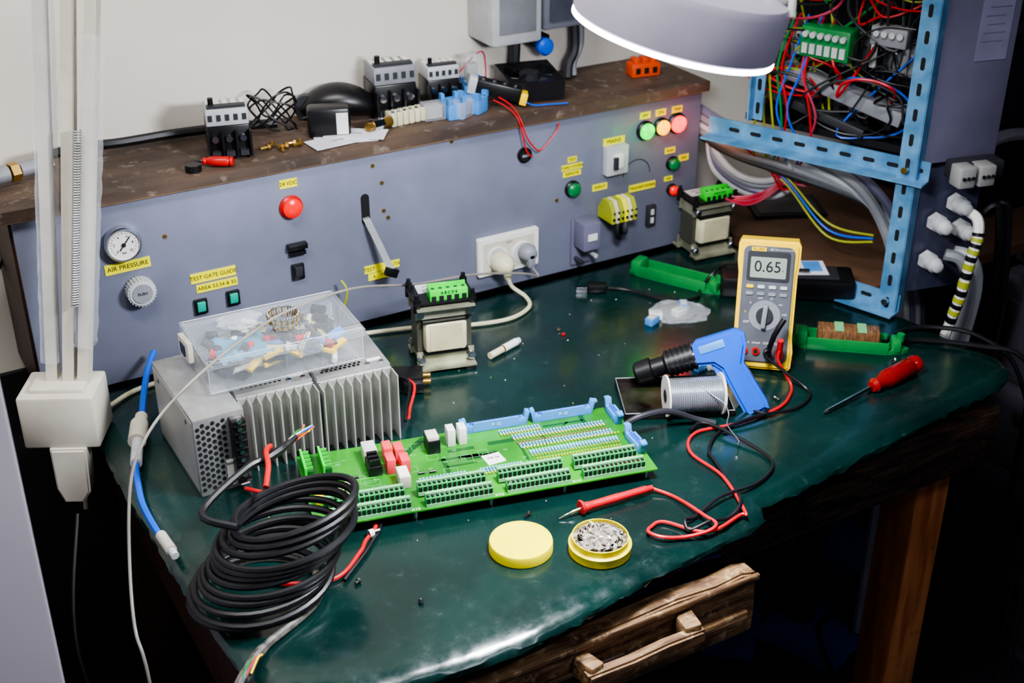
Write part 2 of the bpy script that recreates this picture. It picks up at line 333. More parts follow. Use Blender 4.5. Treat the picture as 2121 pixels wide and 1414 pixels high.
G().tube([(-.01,-.04,-.018),(-.012,-.045,-.04),(.004,-.03,-.055),(.02,-.01,-.05)],.005,BLK).tube([(.006,-.04,-.018),(.004,-.045,-.035),(.014,-.03,-.045),(.028,-.004,-.035)],.005,DGR).obj('wire_bundle',cs,loc=(1.21,0,.862))
G().box((0,-.004,0),(.018,.008,.04),DGR,bev=.001).box((0,-.009,.008),(.006,.002,.01),LGR).box((0,-.009,-.008),(.006,.002,.01),LGR).obj('terminal_socket',cs,loc=(1.298,0,.822))
g=G(); g.tube([(math.cos(a)*.028,-.0005,math.sin(a)*.028) for a in [math.pi*k/12 for k in range(13)]],.0008,DGR); g.obj('cutout_mark',cs,loc=(1.265,0,.905))
t=bmesh.new(); pr=[]
for i,(x,y,z) in enumerate([(.746,1.775,.936),(.746,1.757,.932),(.750,1.746,.915),(.757,1.738,.893),(.763,1.730,.872),(.768,1.722,.855)]):
    pr.append((t.verts.new((x-.0055,y,z)),t.verts.new((x+.0055,y-.003,z))))
for a,b in zip(pr,pr[1:]): t.faces.new((a[0],a[1],b[1],b[0]))
bmesh.ops.solidify(t,geom=t.faces[:],thickness=.0012)
g=G(); g._add(t,LGR); rb=thing('ribbon_cable','grey ribbon cable with black plug hanging from the panel slot','cable')
g.obj('flat_cable',rb); G().box((.769,1.722,.848),(.022,.009,.014),BLK,rot=(0,25,0),bev=.001).obj('plug',rb)
pl=thing('power_plug','cream round mains plug in the socket','plug',(.980,1.7455,.808))
G().lathe((0,0,0),[(.018,0),(.019,.012),(.015,.024),(.008,.032),(.004,.034)],CRM,axis='Y').box((0,-.026,-.010),(.012,.012,.024),CRM,bev=.004).obj('plug_body',pl)
G().tube([(0,-.028,-.018),(.006,-.032,-.035),(.022,-.05,-.050),(.01,-.08,-.0535),(-.04,-.10,-.0535),(-.11,-.085,-.0535),(-.17,-.055,-.0535),(-.32,-.018,-.0535),(-.48,-.01,-.0535),(-.62,-.02,-.0535),(-.68,-.05,-.0535),(-.72,-.06,-.06),(-.74,-.07,-.2)],.0035,CRM).obj('cord',pl)
pl=thing('power_plug','grey two-pin mains plug in the socket','plug',(1.030,1.7455,.817))
G().lathe((0,0,0),[(.015,0),(.016,.010),(.012,.02),(.006,.024)],GRY,axis='Y').box((0,-.018,-.010),(.014,.012,.026),GRY,bev=.003).obj('plug_body',pl)
W=[(1.03,1.722,.795),(1.035,1.71,.782),(1.0,1.70,.800),(.90,1.69,.826),(.782,1.66,.850),(.64,1.57,.915),(.518,1.50,.942),(.447,1.45,.949),(.367,1.38,.956),(.303,1.36,.924),(.264,1.34,.893),(.242,1.32,.858),(.221,1.28,.794),(.203,1.22,.738),(.202,1.18,.687),(.2,1.15,.4),(.2,1.15,.05)]
G().tube([Vector(p)-Vector((1.030,1.7455,.817)) for p in W],.0019,mat('translucent grey cord','#807c74',.35)).obj('cord',pl,label='long thin grey cord')
cable('hookup_wire',[(.69,1.752,.77),(.69,1.735,.80),(.695,1.73,.83),(.69,1.74,.845)],.002,YGR,'yellow wire end standing beside the panel','wire')

# ================= LAMP
la=thing('magnifier_lamp','white spring-arm magnifier lamp clamped to the bench','lamp',(.235,1.655,.742))
O=Vector((.235,1.655,.742))
g=G(); g.box((0,0,.049),(.104,.078,.080),WHP,rot=(0,0,-28),bev=.004); g.box((.0,0,.090),(.075,.05,.010),WHP,rot=(0,0,-28),bev=.003); g.obj('base',la,label='angular white plastic clamp housing')
g=G(); g.prism([(-.024,.01),(.026,.01),(.022,-.06),(.010,-.078),(-.016,-.078),(-.024,-.055)],-.015,.015,WHP,'XZ',c=(-.008,-.030,.0),rot=(0,0,-28),bev=.003); g.obj('clamp',la)
b0=Vector((.243,1.655,.83))-O; b1=Vector((.343,1.70,1.40))-O; rd=Vector((.867,-.4985,0))
def bar(p,q,w,d):
    p=Vector(p);q=Vector(q); M=frame((p+q)/2,q-p,rd); t=bmesh.new(); bmesh.ops.create_cube(t,size=1,matrix=Matrix.Diagonal(((q-p).length,d,w,1))); return t,M
for off,w in ((-.030,.014),(.002,.015),(.030,.015)):
    g=G(); t_,M=bar(b0+rd*off*.7-Vector((0,0,.02)),b1+rd*off*1.15,w,.02); g._add(t_,WHP,M); g.obj('arm_bar',la)
def film(p,q,w,d):
    p=Vector(p);q=Vector(q); L_=(q-p).length; M=frame(p,q-p,rd); t=bmesh.new(); rows=[]
    n_=40
    for i in range(n_+1):
        rows.append([t.verts.new((L_*i/n_,d/2*y*random.uniform(.88,1.08),w/2*z*random.uniform(.9,1.08))) for y,z in ((-1,-1),(0,-1.05),(1,-1),(1.05,0),(1,1),(0,1.05),(-1,1),(-1.05,0))])
    for a,b in zip(rows,rows[1:]):
        for k in range(8): t.faces.new((a[k],a[(k+1)%8],b[(k+1)%8],b[k]))
    g=G(); g._add(t,CLR2,M); return g
film(b0.lerp(b1,.10)+rd*.026,b0.lerp(b1,.82)+rd*.034,.024,.03).obj('plastic_sleeve',la,label='crumpled clear plastic wrapping')
film(b0.lerp(b1,.06)-rd*.020,b0.lerp(b1,.98)-rd*.032,.022,.03).obj('plastic_sleeve',la,label='crumpled clear plastic wrapping')
a=b0.lerp(b1,.12)+rd*.016-Vector((.01,.018,0)); b=b0.lerp(b1,.62)+rd*.02-Vector((.01,.018,0)); ax=(b-a).normalized(); e1=ax.orthogonal().normalized(); e2=ax.cross(e1)
g=G(); a2=a.lerp(b,.18); g.tube([a2+(b-a2)*(k/560)+e1*.0050*math.cos(k*.785)+e2*.0050*math.sin(k*.785) for k in range(561)],.0010,SIL,seg=5,sub=1); g.tube([a,a2],.0013,CHR,sub=1); g.obj('spring',la,label='steel tension spring')
E=Vector((.350,1.70,1.44))-O; Lh=Vector((.86,1.10,1.58))-O
g=G(); g.box(E,(.07,.03,.09),WHP,rot=(0,0,-30),bev=.006); g.obj('elbow',la)
for dz in (-.02,.02):
    g=G(); t_,M=bar(E+Vector((0,0,dz)),Lh+Vector((0,0,dz)),.012,.012); g._add(t_,WHP,M); g.obj('arm_bar',la)
film(E+Vector((.03,-.02,-.054)),E.lerp(Lh,.36)+Vector((0,0,-.058)),.034,.03).obj('plastic_sleeve',la,label='crumpled clear plastic wrapping')
nrm=Vector((.21,-.12,.97)); HC=Vector((.778,1.032,1.390))
hd=sub('lamp_head',la); M=frame(HC-O,(.867,-.4985,-.25),nrm); hd.matrix_local=M
G().lathe((0,0,0),[(.101,0),(.104,.004),(.104,.048),(.100,.056),(.087,.060),(.064,.062),(.062,.058),(.062,.030),(.068,.028),(.096,.026),(.099,.0)],SHD,seg=72,ring=True).obj('shade',hd,label='round lilac-white enamel shade')
G().lathe((0,0,.0),[(.0990,-.0022),(.1035,-.0022),(.1035,.0015),(.0990,.0015)],GLO,seg=72,ring=True).obj('glow_rim',hd)
G().tube([(math.cos(k*math.pi/16)*.082,math.sin(k*math.pi/16)*.082,.014) for k in range(32)],.008,GLO,closed=True,sub=2).obj('ring_tube',hd,label='glowing circular fluorescent tube')
G().lathe((0,0,.036),[(.061,0),(.045,.006),(.02,.010),(.001,.011)],CLR).obj('magnifying_lens',hd)
G().lathe((0,0,.050),[(.0595,0),(.0622,0),(.0622,.013),(.0595,.013)],GLO,seg=64,ring=True).obj('inner_glow_ring',hd)
G().tube([(.10,-.03,.05),(.09,-.02,.078),(.06,0,.085),(.04,.03,.08),(.03,.05,.06)],.004,WHT).box((.085,-.015,.066),(.018,.018,.016),WHT,bev=.003).obj('bracket',hd)
g=G(); t_,M2=bar(Lh,HC-O+nrm*.06+Vector((.05,.04,0)),.014,.02); g._add(t_,WHP,M2); g.obj('head_joint',la)

# ================= POWER SUPPLIES
p1=thing('power_supply','perforated steel power supply standing on its side','power supply',(.380,1.413,TZ))
g=G(); g.box((0,.09,.058),(.066,.18,.116),SIL,bev=.0015); g.box((-.0332,.09,.058),(.001,.17,.104),ALU)
for i in range(6):
    for j in range(11):
        g.cyl((-.028+i*.0068,-.0003,.010+j*.0092+(.0046 if i%2 else 0)),.0028,.001,DRK,'Y',seg=6)
for k in range(3): g.cyl((-.0338,.03+.06*k,.1),.003,.001,DGR,'X',seg=12)
g.obj('case',p1,label='steel case with hexagonal vent holes')
g=G(); g.box((.022,-.008,.062),(.018,.018,.094),BLK,bev=.001)
for k in range(8): g.box((.022,-.018,.022+k*.0115),(.016,.004,.0015),BLK); g.cyl((.022,-.0175,.028+k*.0115),.0035,.002,CHR,'Y',seg=10)
g.obj('terminal_strip',p1,label='black screw terminal strip'); G().box((.0085,-.0007,.026),(.009,.001,.038),WHT).text('MW',(.0085,-.0014,.040),.005,INK).text('CE',(.0085,-.0014,.015),.005,INK).obj('rating_label',p1)
for k,(xx,w) in enumerate(((.420,.106),(.530,.106))):
    p=thing('power_supply','steel power supply with finned aluminium heatsink','power supply',(xx,1.448-.026*k*.5,TZ),rz=-5)
    g=G(); g.box((w/2,.085,.052),(w,.13,.104),SIL,bev=.0015)
    for i in range(9):
        for j in range(5): g.cyl((.012+i*.0065+(.003 if j%2 else 0),.034+j*.006,.1043),.0024,.0008,DRK,seg=6)
    g.obj('case',p,label='steel case with perforated top')
    g=G(); g.box((w/2,.016,.050),(w,.006,.1),ALU)
    nf=8
    for j in range(nf+1): g.box((.001+j*(w-.002)/nf,.002,.050),(.0020,.026,.1),ALU)
    g.obj('heatsink',p,label='vertical aluminium cooling fins')
    o=G().cyl((0,0,.105),.0035,.002,CHR).obj('screw',p); o.location=(w-.01,.03,0); repeat(o,p,[(w-.03,.03,0)])
    G().box((w-.018,.040,.1045),(.02,.006,.0012),WHT).obj('rating_label',p)
bx=thing('organiser_box','clear plastic organiser box full of small parts on the power supplies','storage box',(.497,1.517,.8675),rz=-3)
w,d,h=.212,.125,.046
g=G(); g.box((0,0,.001),(w,d,.002),CLR); 
for sx in (-1,1): g.box((sx*(w/2-.001),0,h/2),(.002,d,h),CLR)
for sy in (-1,1): g.box((0,sy*(d/2-.001),h/2),(w,.002,h),CLR)
g.box((0,0,h/2),(.0015,d-.006,h-.006),CLR); g.box((.05,0,h/2),(.0015,d-.006,h-.006),CLR); g.obj('tray',bx,label='clear compartment tray')
g=G(); g.box((0,0,h+.002),(w+.008,d+.008,.003),CLR,bev=.001)
for sx in (-1,1): g.box((sx*(w/2+.003),0,h-.002),(.002,d+.006,.010),CLR)
for sy in (-1,1): g.box((0,sy*(d/2+.003),h-.002),(w+.006,.002,.010),CLR)
for q in (-.05,.03): g.box((q,-d/2-.004,h-.008),(.03,.004,.016),CLR,bev=.001)
for zz in (.003,h+.004): g.tube([(-w/2,-d/2,zz),(w/2,-d/2,zz),(w/2,d/2,zz),(-w/2,d/2,zz)],.0007,LGR,sub=1,closed=True)
for sx in (-1,1):
    for sy in (-1,1): g.tube([(sx*w/2,sy*d/2,.002),(sx*w/2,sy*d/2,h+.004)],.0007,LGR,sub=1)
g.obj('lid',bx,label='clear hinged lid')
G().box((-w/2-.006,.03,h*.6),(.008,.04,.03),WHP,rot=(0,0,5),bev=.002).box((-w/2-.0105,.03,h*.6),(.002,.02,.015),mat('navy print','#1c2250',.5)).obj('latch',bx,label='white latch')
kinds=[]
def mk(fn): 
    g=G(); fn(g); me=g.obj('component'); m=me.data; bpy.data.objects.remove(me); kinds.append(m)
mk(lambda g:g.box((0,0,.004),(.018,.008,.008),RED,bev=.001)); mk(lambda g:g.box((0,0,.005),(.02,.012,.010),BLK,bev=.001))
mk(lambda g:[g.box((0,0,.003),(.04,.006,.006),CRM)]+[g.cyl((-.018+.004*k,0,.008),.0006,.006,BRS,seg=5) for k in range(10)])
mk(lambda g:g.cyl((0,0,.005),.004,.03,WHT,'X')); mk(lambda g:g.box((0,0,.004),(.026,.014,.008),SKY,bev=.001)); mk(lambda g:g.box((0,0,.003),(.03,.01,.006),YEL,bev=.001)); mk(lambda g:g.cyl((0,0,.006),.006,.014,DGR,'Y'))
nm=['fuse_holder','relay','pin_header','glass_fuse','connector','capacitor','potentiometer']
Rb=Matrix.Rotation(math.radians(-3),3,'Z')
for k in range(96):
    i=random.choice((0,1,1,1,2,2,3,4,5,6,6)); o=bpy.data.objects.new(nm[i],kinds[i]); COL.objects.link(o)
    p=Rb@Vector((random.uniform(-.088,.088),random.uniform(-.05,.05),0))+Vector((.497,1.517,.872+random.choice((0,.008,.016,.024))))
    o.location=p; o.rotation_euler=(random.uniform(-.3,.3),random.uniform(-.3,.3),random.uniform(0,6.28))
    o['label']='small '+['red fuse holder','black relay','cream pin header','white glass fuse','blue connector','yellow capacitor','dark potentiometer'][i]+' inside the clear box'; o['category']='electronic part'; o['group']='small parts inside the clear organiser box'
t=bmesh.new(); bmesh.ops.create_grid(t,x_segments=14,y_segments=10,size=.5)
for v in t.verts: v.co.z=random.uniform(0,.007); v.co.x*=.075; v.co.y*=.075
g=G(); g._add(t,BLC); g.obj('wrapping_sheet',label='crumpled light blue wrapping inside the clear box',cat='wrapping',loc=(.450,1.51,.897))
g=G(); 
for k in range(34):
    a=2*math.pi*k/34; g.box((math.cos(a)*.021,math.sin(a)*.021,.008),(.0016,.0016,.016),BRS if k%2 else CHR,rot=(0,14*math.cos(a),0)); g.sph((math.cos(a)*.021,math.sin(a)*.021,.016),.0016,CHR)
g.lathe((0,0,.004),[(.021,0),(.022,0),(.022,.002),(.021,.002)],CHR,ring=True); g.lathe((0,0,.012),[(.021,0),(.022,0),(.022,.002),(.021,.002)],CHR,ring=True)
g.obj('pin_ring',label='coiled strip of crimp pins on the clear box lid',cat='electronic part',loc=(.512,1.510,.9195))
t=bmesh.new(); bmesh.ops.create_icosphere(t,subdivisions=3,radius=.026)
for v in t.verts: v.co.z=max(0,v.co.z)*.3; v.co*=random.uniform(.85,1.15); v.co.x*=1.2
g=G(); g._add(t,CLR2); g.obj('plastic_bag',label='small crumpled clear bag on the organiser box',cat='bag',loc=(.462,1.545,.9195))

# ================= TRANSFORMERS
def trafo(x,y,rz,lab_,sc=1):
    T_=thing('transformer',lab_,'transformer',(x,y,TZ),rz=rz); T_.scale=(sc,sc,sc)
    core=mat('transformer core','#85846f',.35,metal=.55,hex2='#b0b09a',scale=20)
    g=G(); 
    for sy in (-1,1):
        g.box((0,sy*.026,.018),(.092,.004,.026),core); g.box((0,sy*.036,.008),(.092,.020,.003),core); g.box((0,sy*.026,.100),(.092,.004,.022),core); g.box((0,sy*.034,.110),(.092,.014,.003),core)
    for k in range(12): g.box((0,-.020+k*.0036,.022),(.084,.0030,.022),core); g.box((0,-.020+k*.0036,.097),(.084,.0030,.020),core)
    for sx in (-1,1): g.box((sx*.0395,0,.058),(.008,.044,.062),mat('dark lamination','#55544a',.5,metal=.5,scale=300,stretch=(.1,4,.1)))
    g.obj('core',T_,label='laminated steel core')
    G().box((0,0,.059),(.068,.074,.054),CRM,bev=.007).box((0,-.0375,.059),(.052,.001,.044),mat('tape','#b9b390',.4)).box((0,0,.0865),(.072,.074,.002),BLK).box((0,0,.031),(.072,.074,.002),BLK).obj('winding',T_,label='cream tape-wrapped winding')
    o=G().cyl((0,0,0),.0045,.014,CHR,'Y',seg=6).cyl((0,0,0),.0065,.010,CHR,'Y').obj('bolt',T_); P_=[(sx*.040,sy*.031,z) for sx in (-1,1) for sy in (-1,1) for z in (.020,.100)]; o.location=P_[0]; repeat(o,T_,P_[1:])
    o=G().box((0,0,0),(.018,.014,.007),BLK,bev=.002).obj('foot',T_); P_=[(sx*.036,sy*.040,.0035) for sx in (-1,1) for sy in (-1,1)]; o.location=P_[0]; repeat(o,T_,P_[1:])
    G().box((0,0,.1185),(.098,.072,.003),BLK,bev=.0005).box((-.01,.016,.1205),(.05,.030,.001),LGR).text('L1 L2 230V',(-.01,.021,.1212),.006,INK,'up').text('24V 10A',(-.01,.011,.1212),.006,INK,'up').obj('top_plate',T_,label='black top plate with rating label')
    g=G(); g.box((.007,-.022,.128),(.060,.018,.018),LIM,bev=.001); g.box((.007,-.010,.130),(.060,.004,.02),LIM)
    for k in range(5): g.box((-.017+k*.012,-.0315,.124),(.007,.001,.008),DRK); g.cyl((-.017+k*.012,-.022,.137),.003,.001,GRD,seg=10)
    g.text('A B C D E',(.007,-.0316,.133),.006,INK); g.obj('terminal_block',T_,label='bright green screw terminal block')
    o=G().cyl((0,0,-.004),.0060,.022,BLK,seg=12).cyl((0,0,.010),.0035,.008,BLK,seg=10).obj('post',T_); P_=[(sx*.044,sy*.030,.119) for sx in (-1,1) for sy in (-1,1)]; o.location=P_[0]; repeat(o,T_,P_[1:])
trafo(.788,1.588,-14,'open-frame transformer with green terminals beside the power supplies',.97)
trafo(1.388,1.712,-6,'open-frame transformer with green terminals near the rack',.92)

# ================= CIRCUIT BOARD
pc=thing('circuit_board','long green circuit board lying on the bench','circuit board',(.682,1.284,TZ),rz=-13.0)
g=G().box((0,0,.0165),(.455,.168,.002),GRN); random.seed(3)
for k in range(30):
    x=random.uniform(-.2,.03); y=random.uniform(-.03,.07); w_=random.uniform(.008,.020); h_=random.uniform(.006,.016); z=.0177
    for a_,b_,c_,d_ in ((x,y-h_/2,w_,.0004),(x,y+h_/2,w_,.0004),(x-w_/2,y,.0004,h_),(x+w_/2,y,.0004,h_)): g.box((a_,b_,z),(c_,d_,.0003),TGL)
for x,tx in ((-.222,'X1'),(-.1,'X10'),(.01,'X12'),(.115,'X14')): g.text(tx,(x,-.08,.0177),.007,WHT,'up')
g.text('PE',(.222,-.03,.0177),.006,WHT,'up')
for k in range(26):
    x=random.uniform(-.21,.20); y=random.uniform(-.03,.075); g.text(random.choice(('R12','C7','K2','D4','R31')),(x,y,.0177),.0045,TGL,'up')
for k in range(14):
    x=random.uniform(-.08,.18); y=random.uniform(.0,.07); g.box((x,y,.01765),(random.uniform(.02,.06),random.uniform(.003,.010),.0002),GRD,rot=(0,0,random.choice((0,0,90,45))))
g.obj('board',pc,label='green fibreglass board with printed outlines')
o=G().cyl((0,0,.0078),.003,.0155,CHR,seg=8).obj('standoff',pc); P_=[(x,y,0) for x in (-.215,-.1,0,.1,.215) for y in (-.075,.075)]; o.location=P_[0]; repeat(o,pc,P_[1:])
def term(cx,cy,w,n,up=0):
    g=G(); g.box((cx,cy,.0235+up),(w,.011,.013),TGR,bev=.0006); g.box((cx,cy+.0035,.0315+up),(w,.004,.004),TGL,bev=.0005); g.box((cx,cy-.0055,.0195+up),(w,.003,.005),TGL)
    for k in range(n):
        x=cx-w/2+(k+.5)*w/n; g.box((x,cy-.0048,.0255+up),(w/n*.62,.003,.007),DRK); g.box((x,cy-.001,.0305+up),(w/n*.55,.004,.002),DRK); g.box((x,cy-.0035,.0315+up),(.0012,.0012,.004),CHR)
    g.obj('terminal_block',pc,label='green multi-way terminal block')
for cx,w_,n_ in ((-.160,.104,16),(-.046,.090,14),(.060,.088,14),(.164,.088,14)):
    term(cx,-.050,w_,n_,.003); term(cx+.004,-.074,w_*.98,n_)
def bluec(cx,cy,l,rz=0):
    g=G(); g.box((0,0,.023),(l,.010,.012),SKY,bev=.0006); g.box((0,0,.0295),(l-.012,.005,.002),BLU)
    g.box((0,-.004,.026),(l-.02,.003,.014),SKY)
    for sx in (-1,1): g.box((sx*(l/2+.001),0,.028),(.006,.009,.022),SKY,rot=(0,sx*12,0),bev=.0008); g.box((sx*(l/2+.005),0,.036),(.009,.008,.004),SKY,bev=.0008)
    g.text('P 10',(0,-.0058,.026),.007,WHT)
    for k in range(int(l/.006)): g.cyl((-l/2+.008+k*.0058,0,.031),.0006,.004,BRS,seg=5)
    o=g.obj('ribbon_connector',pc,label='light blue latched ribbon connector'); o.location=(cx,cy,0); o.rotation_euler=(0,0,math.radians(rz))
bluec(.050,.077,.086); bluec(.148,.077,.084); bluec(.217,.055,.036,92); bluec(.219,-.022,.04,95)
def blk(nm_,x,y,sx,sy,sz,m,lb,extra=None):
    g=G(); g.box((x,y,.0175+sz/2),(sx,sy,sz),m,bev=.0008)
    if extra: g.box((x,y,.0175+sz),(sx*.8,sy*.8,.001),extra)
    g.obj(nm_,pc,label=lb)
blk('relay',-.133,.052,.018,.026,.020,WHP,'white relay on black socket',LGR); blk('relay_socket',-.133,.022,.018,.030,.014,BLK,'black relay socket')
for k in range(3): G().box((-.133,.012+k*.010,.036),(.014,.005,.008),BLK).obj('socket_clip',pc)
for x,y in ((-.110,.045),(-.112,.016),(-.096,.038),(-.094,.010)): blk('film_capacitor',x,y,.0120,.021,.022,mat('coral red','#d8404c',.35),'coral red box capacitor')
blk('relay',-.047,.050,.017,.028,.020,BLK,'black relay with white top',WHT); G().box((-.047,.05,.0395),(.016,.022,.005),WHP,bev=.001).obj('relay_top',pc)
for x in (-.020,-.004): blk('box_capacitor',x,.056,.0110,.018,.026,WHT,'white box capacitor')
blk('relay',-.102,-.018,.015,.028,.018,WHP,'cream relay',WHT); blk('relay',-.170,-.014,.014,.022,.010,CRM,'cream relay'); blk('relay',-.188,-.016,.014,.022,.010,CRM,'cream relay'); blk('film_capacitor',-.213,-.03,.012,.012,.01,YEL,'yellow capacitor')
for x in (-.217,-.193):
    g=G(); g.box((x,.045,.027),(.010,.05,.012),GRD,bev=.0006); g.box((x-.005,.045,.032),(.003,.05,.012),LIM)
    for k in range(5): g.box((x+.001,.026+k*.0095,.034),(.008,.0012,.006),LIM)
    g.obj('pin_socket',pc,label='green vertical terminal header')
G().box((.026,.002,.018),(.026,.024,.0006),WHT,rot=(0,0,10)).text('OK 24',(.026,.004,.0184),.006,INK,'up').obj('sticker',pc,label='white paper sticker')
for x,y in ((-.19,.012),(-.16,.01),(-.075,-.005),(-.155,-.03),(-.06,-.006)):
    G().cyl((x,y,.0195),.002,.008,BLK,'X',seg=10).box((x,y,.018),(.014,.0006,.0006),CHR).obj('diode',pc,label='black diode')
RBL=mat('resistor blue','#7cb6de',.4,var=.1)
gr=G(); gr.lathe((0,0,0),[(.0010,-.0044),(.0018,-.0041),(.0018,-.0026),(.0015,-.002),(.0015,.002),(.0018,.0026),(.0018,.0041),(.0010,.0044)],RBL,axis='Y',seg=10); gr.box((0,0,.0016),(.0012,.0012,.0006),DGR); gr.box((0,0,-.0004),(.0005,.012,.0005),CHR)
ro=gr.obj('resistor',pc)
gd=G(); gd.box((0,0,.0006),(.0024,.0028,.0026),mat('capacitor yellow','#d2c020',.4),bev=.0005); do=gd.obj('ceramic_capacitor',pc)
first=[True,True]
def row(o0,ix,x0,x1,y,n_):
    for k in range(n_):
        if first[ix]: o=o0; first[ix]=False
        else: o=o0.copy(); COL.objects.link(o)
        o.parent=pc; o.location=(x0+(x1-x0)*k/(n_-1),y,.0192); o['label']='small blue resistor' if ix==0 else 'small yellow ceramic capacitor'
row(ro,0,.052,.108,.060,14); row(do,1,.052,.108,.0525,14)
row(ro,0,.066,.196,.044,29); row(do,1,.066,.196,.0365,29)
row(ro,0,.070,.200,.020,29); row(ro,0,-.080,-.020,-.022,14); row(ro,0,.002,.058,-.022,14)
row(do,1,.072,.208,.0125,29); row(do,1,-.080,-.020,-.031,14); row(do,1,.002,.058,-.031,14)
g=G()
for k in range(29): g.cyl((.068+k*.0046,.0285,.0188),.0011,.005,mat('brown component','#8a5a40',.4),'Y',seg=8); g.cyl((.078+k*.0044,.001,.0192),.0016,.008,RBL,'Y',seg=8); g.box((.082+k*.0042,-.017,.0188),(.0025,.004,.002),YGR); g.cyl((.078+k*.0044,-.008,.0190),.0012,.004,YGR,'Y',seg=6)
g.obj('component_row',pc,label='dense rows of tiny blue, brown and yellow components',kind='stuff')
cable('ribbon_lead',[(.905,1.255,.775),(.925,1.248,.785),(.968,1.244,.782),(1.012,1.236,.760),(1.035,1.22,.755)],.0045,DGR,'thick dark grey cable at the end of the circuit board')

# ================= COIL CABLE
cc=thing('coiled_cable','loosely coiled black cable heaped on the bench','cable',(.337,1.187,TZ))
pts=[]; turns=12.5; N_=int(turns*18)
random.seed(11); ph=[random.uniform(-1,1) for _ in range(20)]
for k in range(N_+1):
    f_=k/N_; a=2*math.pi*turns*f_; tI=int(turns*f_); q=ph[tI%20]*(1-(turns*f_-tI))+ph[(tI+1)%20]*(turns*f_-tI)
    R_=.077+.008*q; c=Vector((0,0,.006)).lerp(Vector((.070,.020,.098)),f_)
    pts.append(c+Vector((R_*math.cos(a),R_*.88*math.sin(a),.014*f_*math.cos(a+1)+.008*q*math.sin(a+q))) )
for p in pts: p.z=max(p.z,.0052)
G().tube(pts,.0045,BLKR,seg=8,sub=2).obj('cable_coil',cc)
e=pts[-1]
G().tube([e,e+Vector((-.03,.03,.012)),(.035,.105,.106),(.07,.117,.105),(.095,.13,.105),(.115,.145,.105)],[.0048,.0048,.006,.005],BLKR).obj('cable_end',cc)
b_=Vector((.115,.145,.105))
for k,m_ in enumerate((RED,GRP,YEL,BLU,WHT,ORG)):
    G().tube([b_+Vector((-.02,-.014,.002)),b_+Vector((.004*math.cos(k),.004*math.sin(k),.004*math.sin(k*2))),b_+Vector((.018+.003*k,.012+.008*math.sin(k*1.7),.006*math.cos(k*2)))],.0011,m_,seg=6).obj('core_wire',cc,label='thin coloured core wire')
G().tube([(.045,.06,.104),(.06,.09,.112),(.068,.118,.114),(.078,.13,.112)],.0035,RED).obj('red_sleeve',cc,label='red insulated wire')
e=pts[0]
G().tube([e,e+Vector((-.02,-.05,0)),(-.02,-.09,.005),(-.05,-.115,.003),(-.075,-.14,-.01),(-.095,-.17,-.05)],[.0048,.0048,.006,.007,.006],mat('frayed sheath','#77746a',.5,hex2='#17171a',scale=60)).obj('frayed_end',cc,label='frayed grey end with coloured wires')
for k,m_ in enumerate((GRP,PNK,YEL)): G().tube([(-.03,-.105,.008),(-.045+.004*k,-.112,.012),(-.06+.005*k,-.125,.006)],.0013,m_,seg=6).obj('core_wire',cc)
cable('hookup_wire',[(.540,1.30,.757),(.527,1.262,.754),(.512,1.235,.754),(.492,1.218,.754),(.475,1.199,.754),(.434,1.169,.754),(.39,1.18,.754),(.336,1.215,.754)],.0028,REDW,'red wire running from under the circuit board','wire')
cable('hookup_wire',[(.545,1.30,.757),(.532,1.26,.754),(.516,1.230,.754),(.498,1.212,.754),(.478,1.193,.754),(.438,1.160,.754)],.0026,BLKR,'black wire running from under the circuit board','wire')
G().lathe((.503,1.226,.7555),[(.0055,-.003),(.0055,.003),(.004,.003),(.004,-.003)],WHT,axis='X',ring=True).box((.508,1.224,.759),(.012,.003,.001),WHT).obj('cable_tie',label='white cable tie around the red and black wires',cat='cable tie')
cable('hookup_wire',[(.69,1.55,.765),(.697,1.50,.775),(.668,1.455,.765),(.650,1.42,.775)],.0024,REDW,'red wire hanging beside the power supply','wire')
cable('hookup_wire',[(.68,1.56,.765),(.689,1.50,.782),(.660,1.45,.77),(.642,1.415,.775)],.0024,BLKR,'black wire beside the power supply','wire')
cable('hookup_wire',[(.40,1.395,.757),(.43,1.36,.758),(.465,1.335,.758)],.0028,REDW,'short red wire beside the circuit board','wire')
G().box((0,0,.012),(.070,.04,.024),BLK,bev=.003).box((.02,-.022,.012),(.03,.018,.016),BLK,bev=.002).cyl((.040,-.01,.012),.004,.012,BRS,'X').cyl((.040,.008,.012),.004,.012,BRS,'X').obj('connector',label='black plug connector beside the power supplies',cat='connector',loc=(.695,1.545,TZ),rot=(0,0,-25))

# ================= MULTIMETER
MR=(-14,-1.0,-42)
ML=(1.191,1.312,TZ+.005); MS=.975
mm=thing('multimeter','yellow digital multimeter standing up with probes plugged in','multimeter',ML,rot=MR); mm.scale=(MS,MS,MS)
hol=[(-.042,0),(.042,0),(.0455,.004),(.047,.03),(.0445,.05),(.0445,.15),(.047,.17),(.047,.196),(.043,.203),(-.043,.203),(-.047,.196),(-.047,.17),(-.0445,.15),(-.0445,.05),(-.047,.03),(-.0455,.004)]
G().prism(hol,-.006,.034,YEL,'XZ',bev=.004).obj('holster',mm,label='yellow rubber holster')
MF=mat('meter grey','#55585f',.45)
G().prism(rrect(.077,.182,.010,cy=.103),-.010,0,MF,'XZ',bev=.0015).obj('face',mm,label='dark grey faceplate')
G().prism(rrect(.064,.046,.004,cy=.164),-.0115,-.009,DGR,'XZ').prism(rrect(.054,.032,.002,cy=.162),-.0122,-.011,LCD,'XZ').text('0.65',(-.001,-.0126,.163),.024,INK).text('V',(.022,-.0126,.158),.005,INK).obj('display',mm,label='grey lcd showing 0.65')
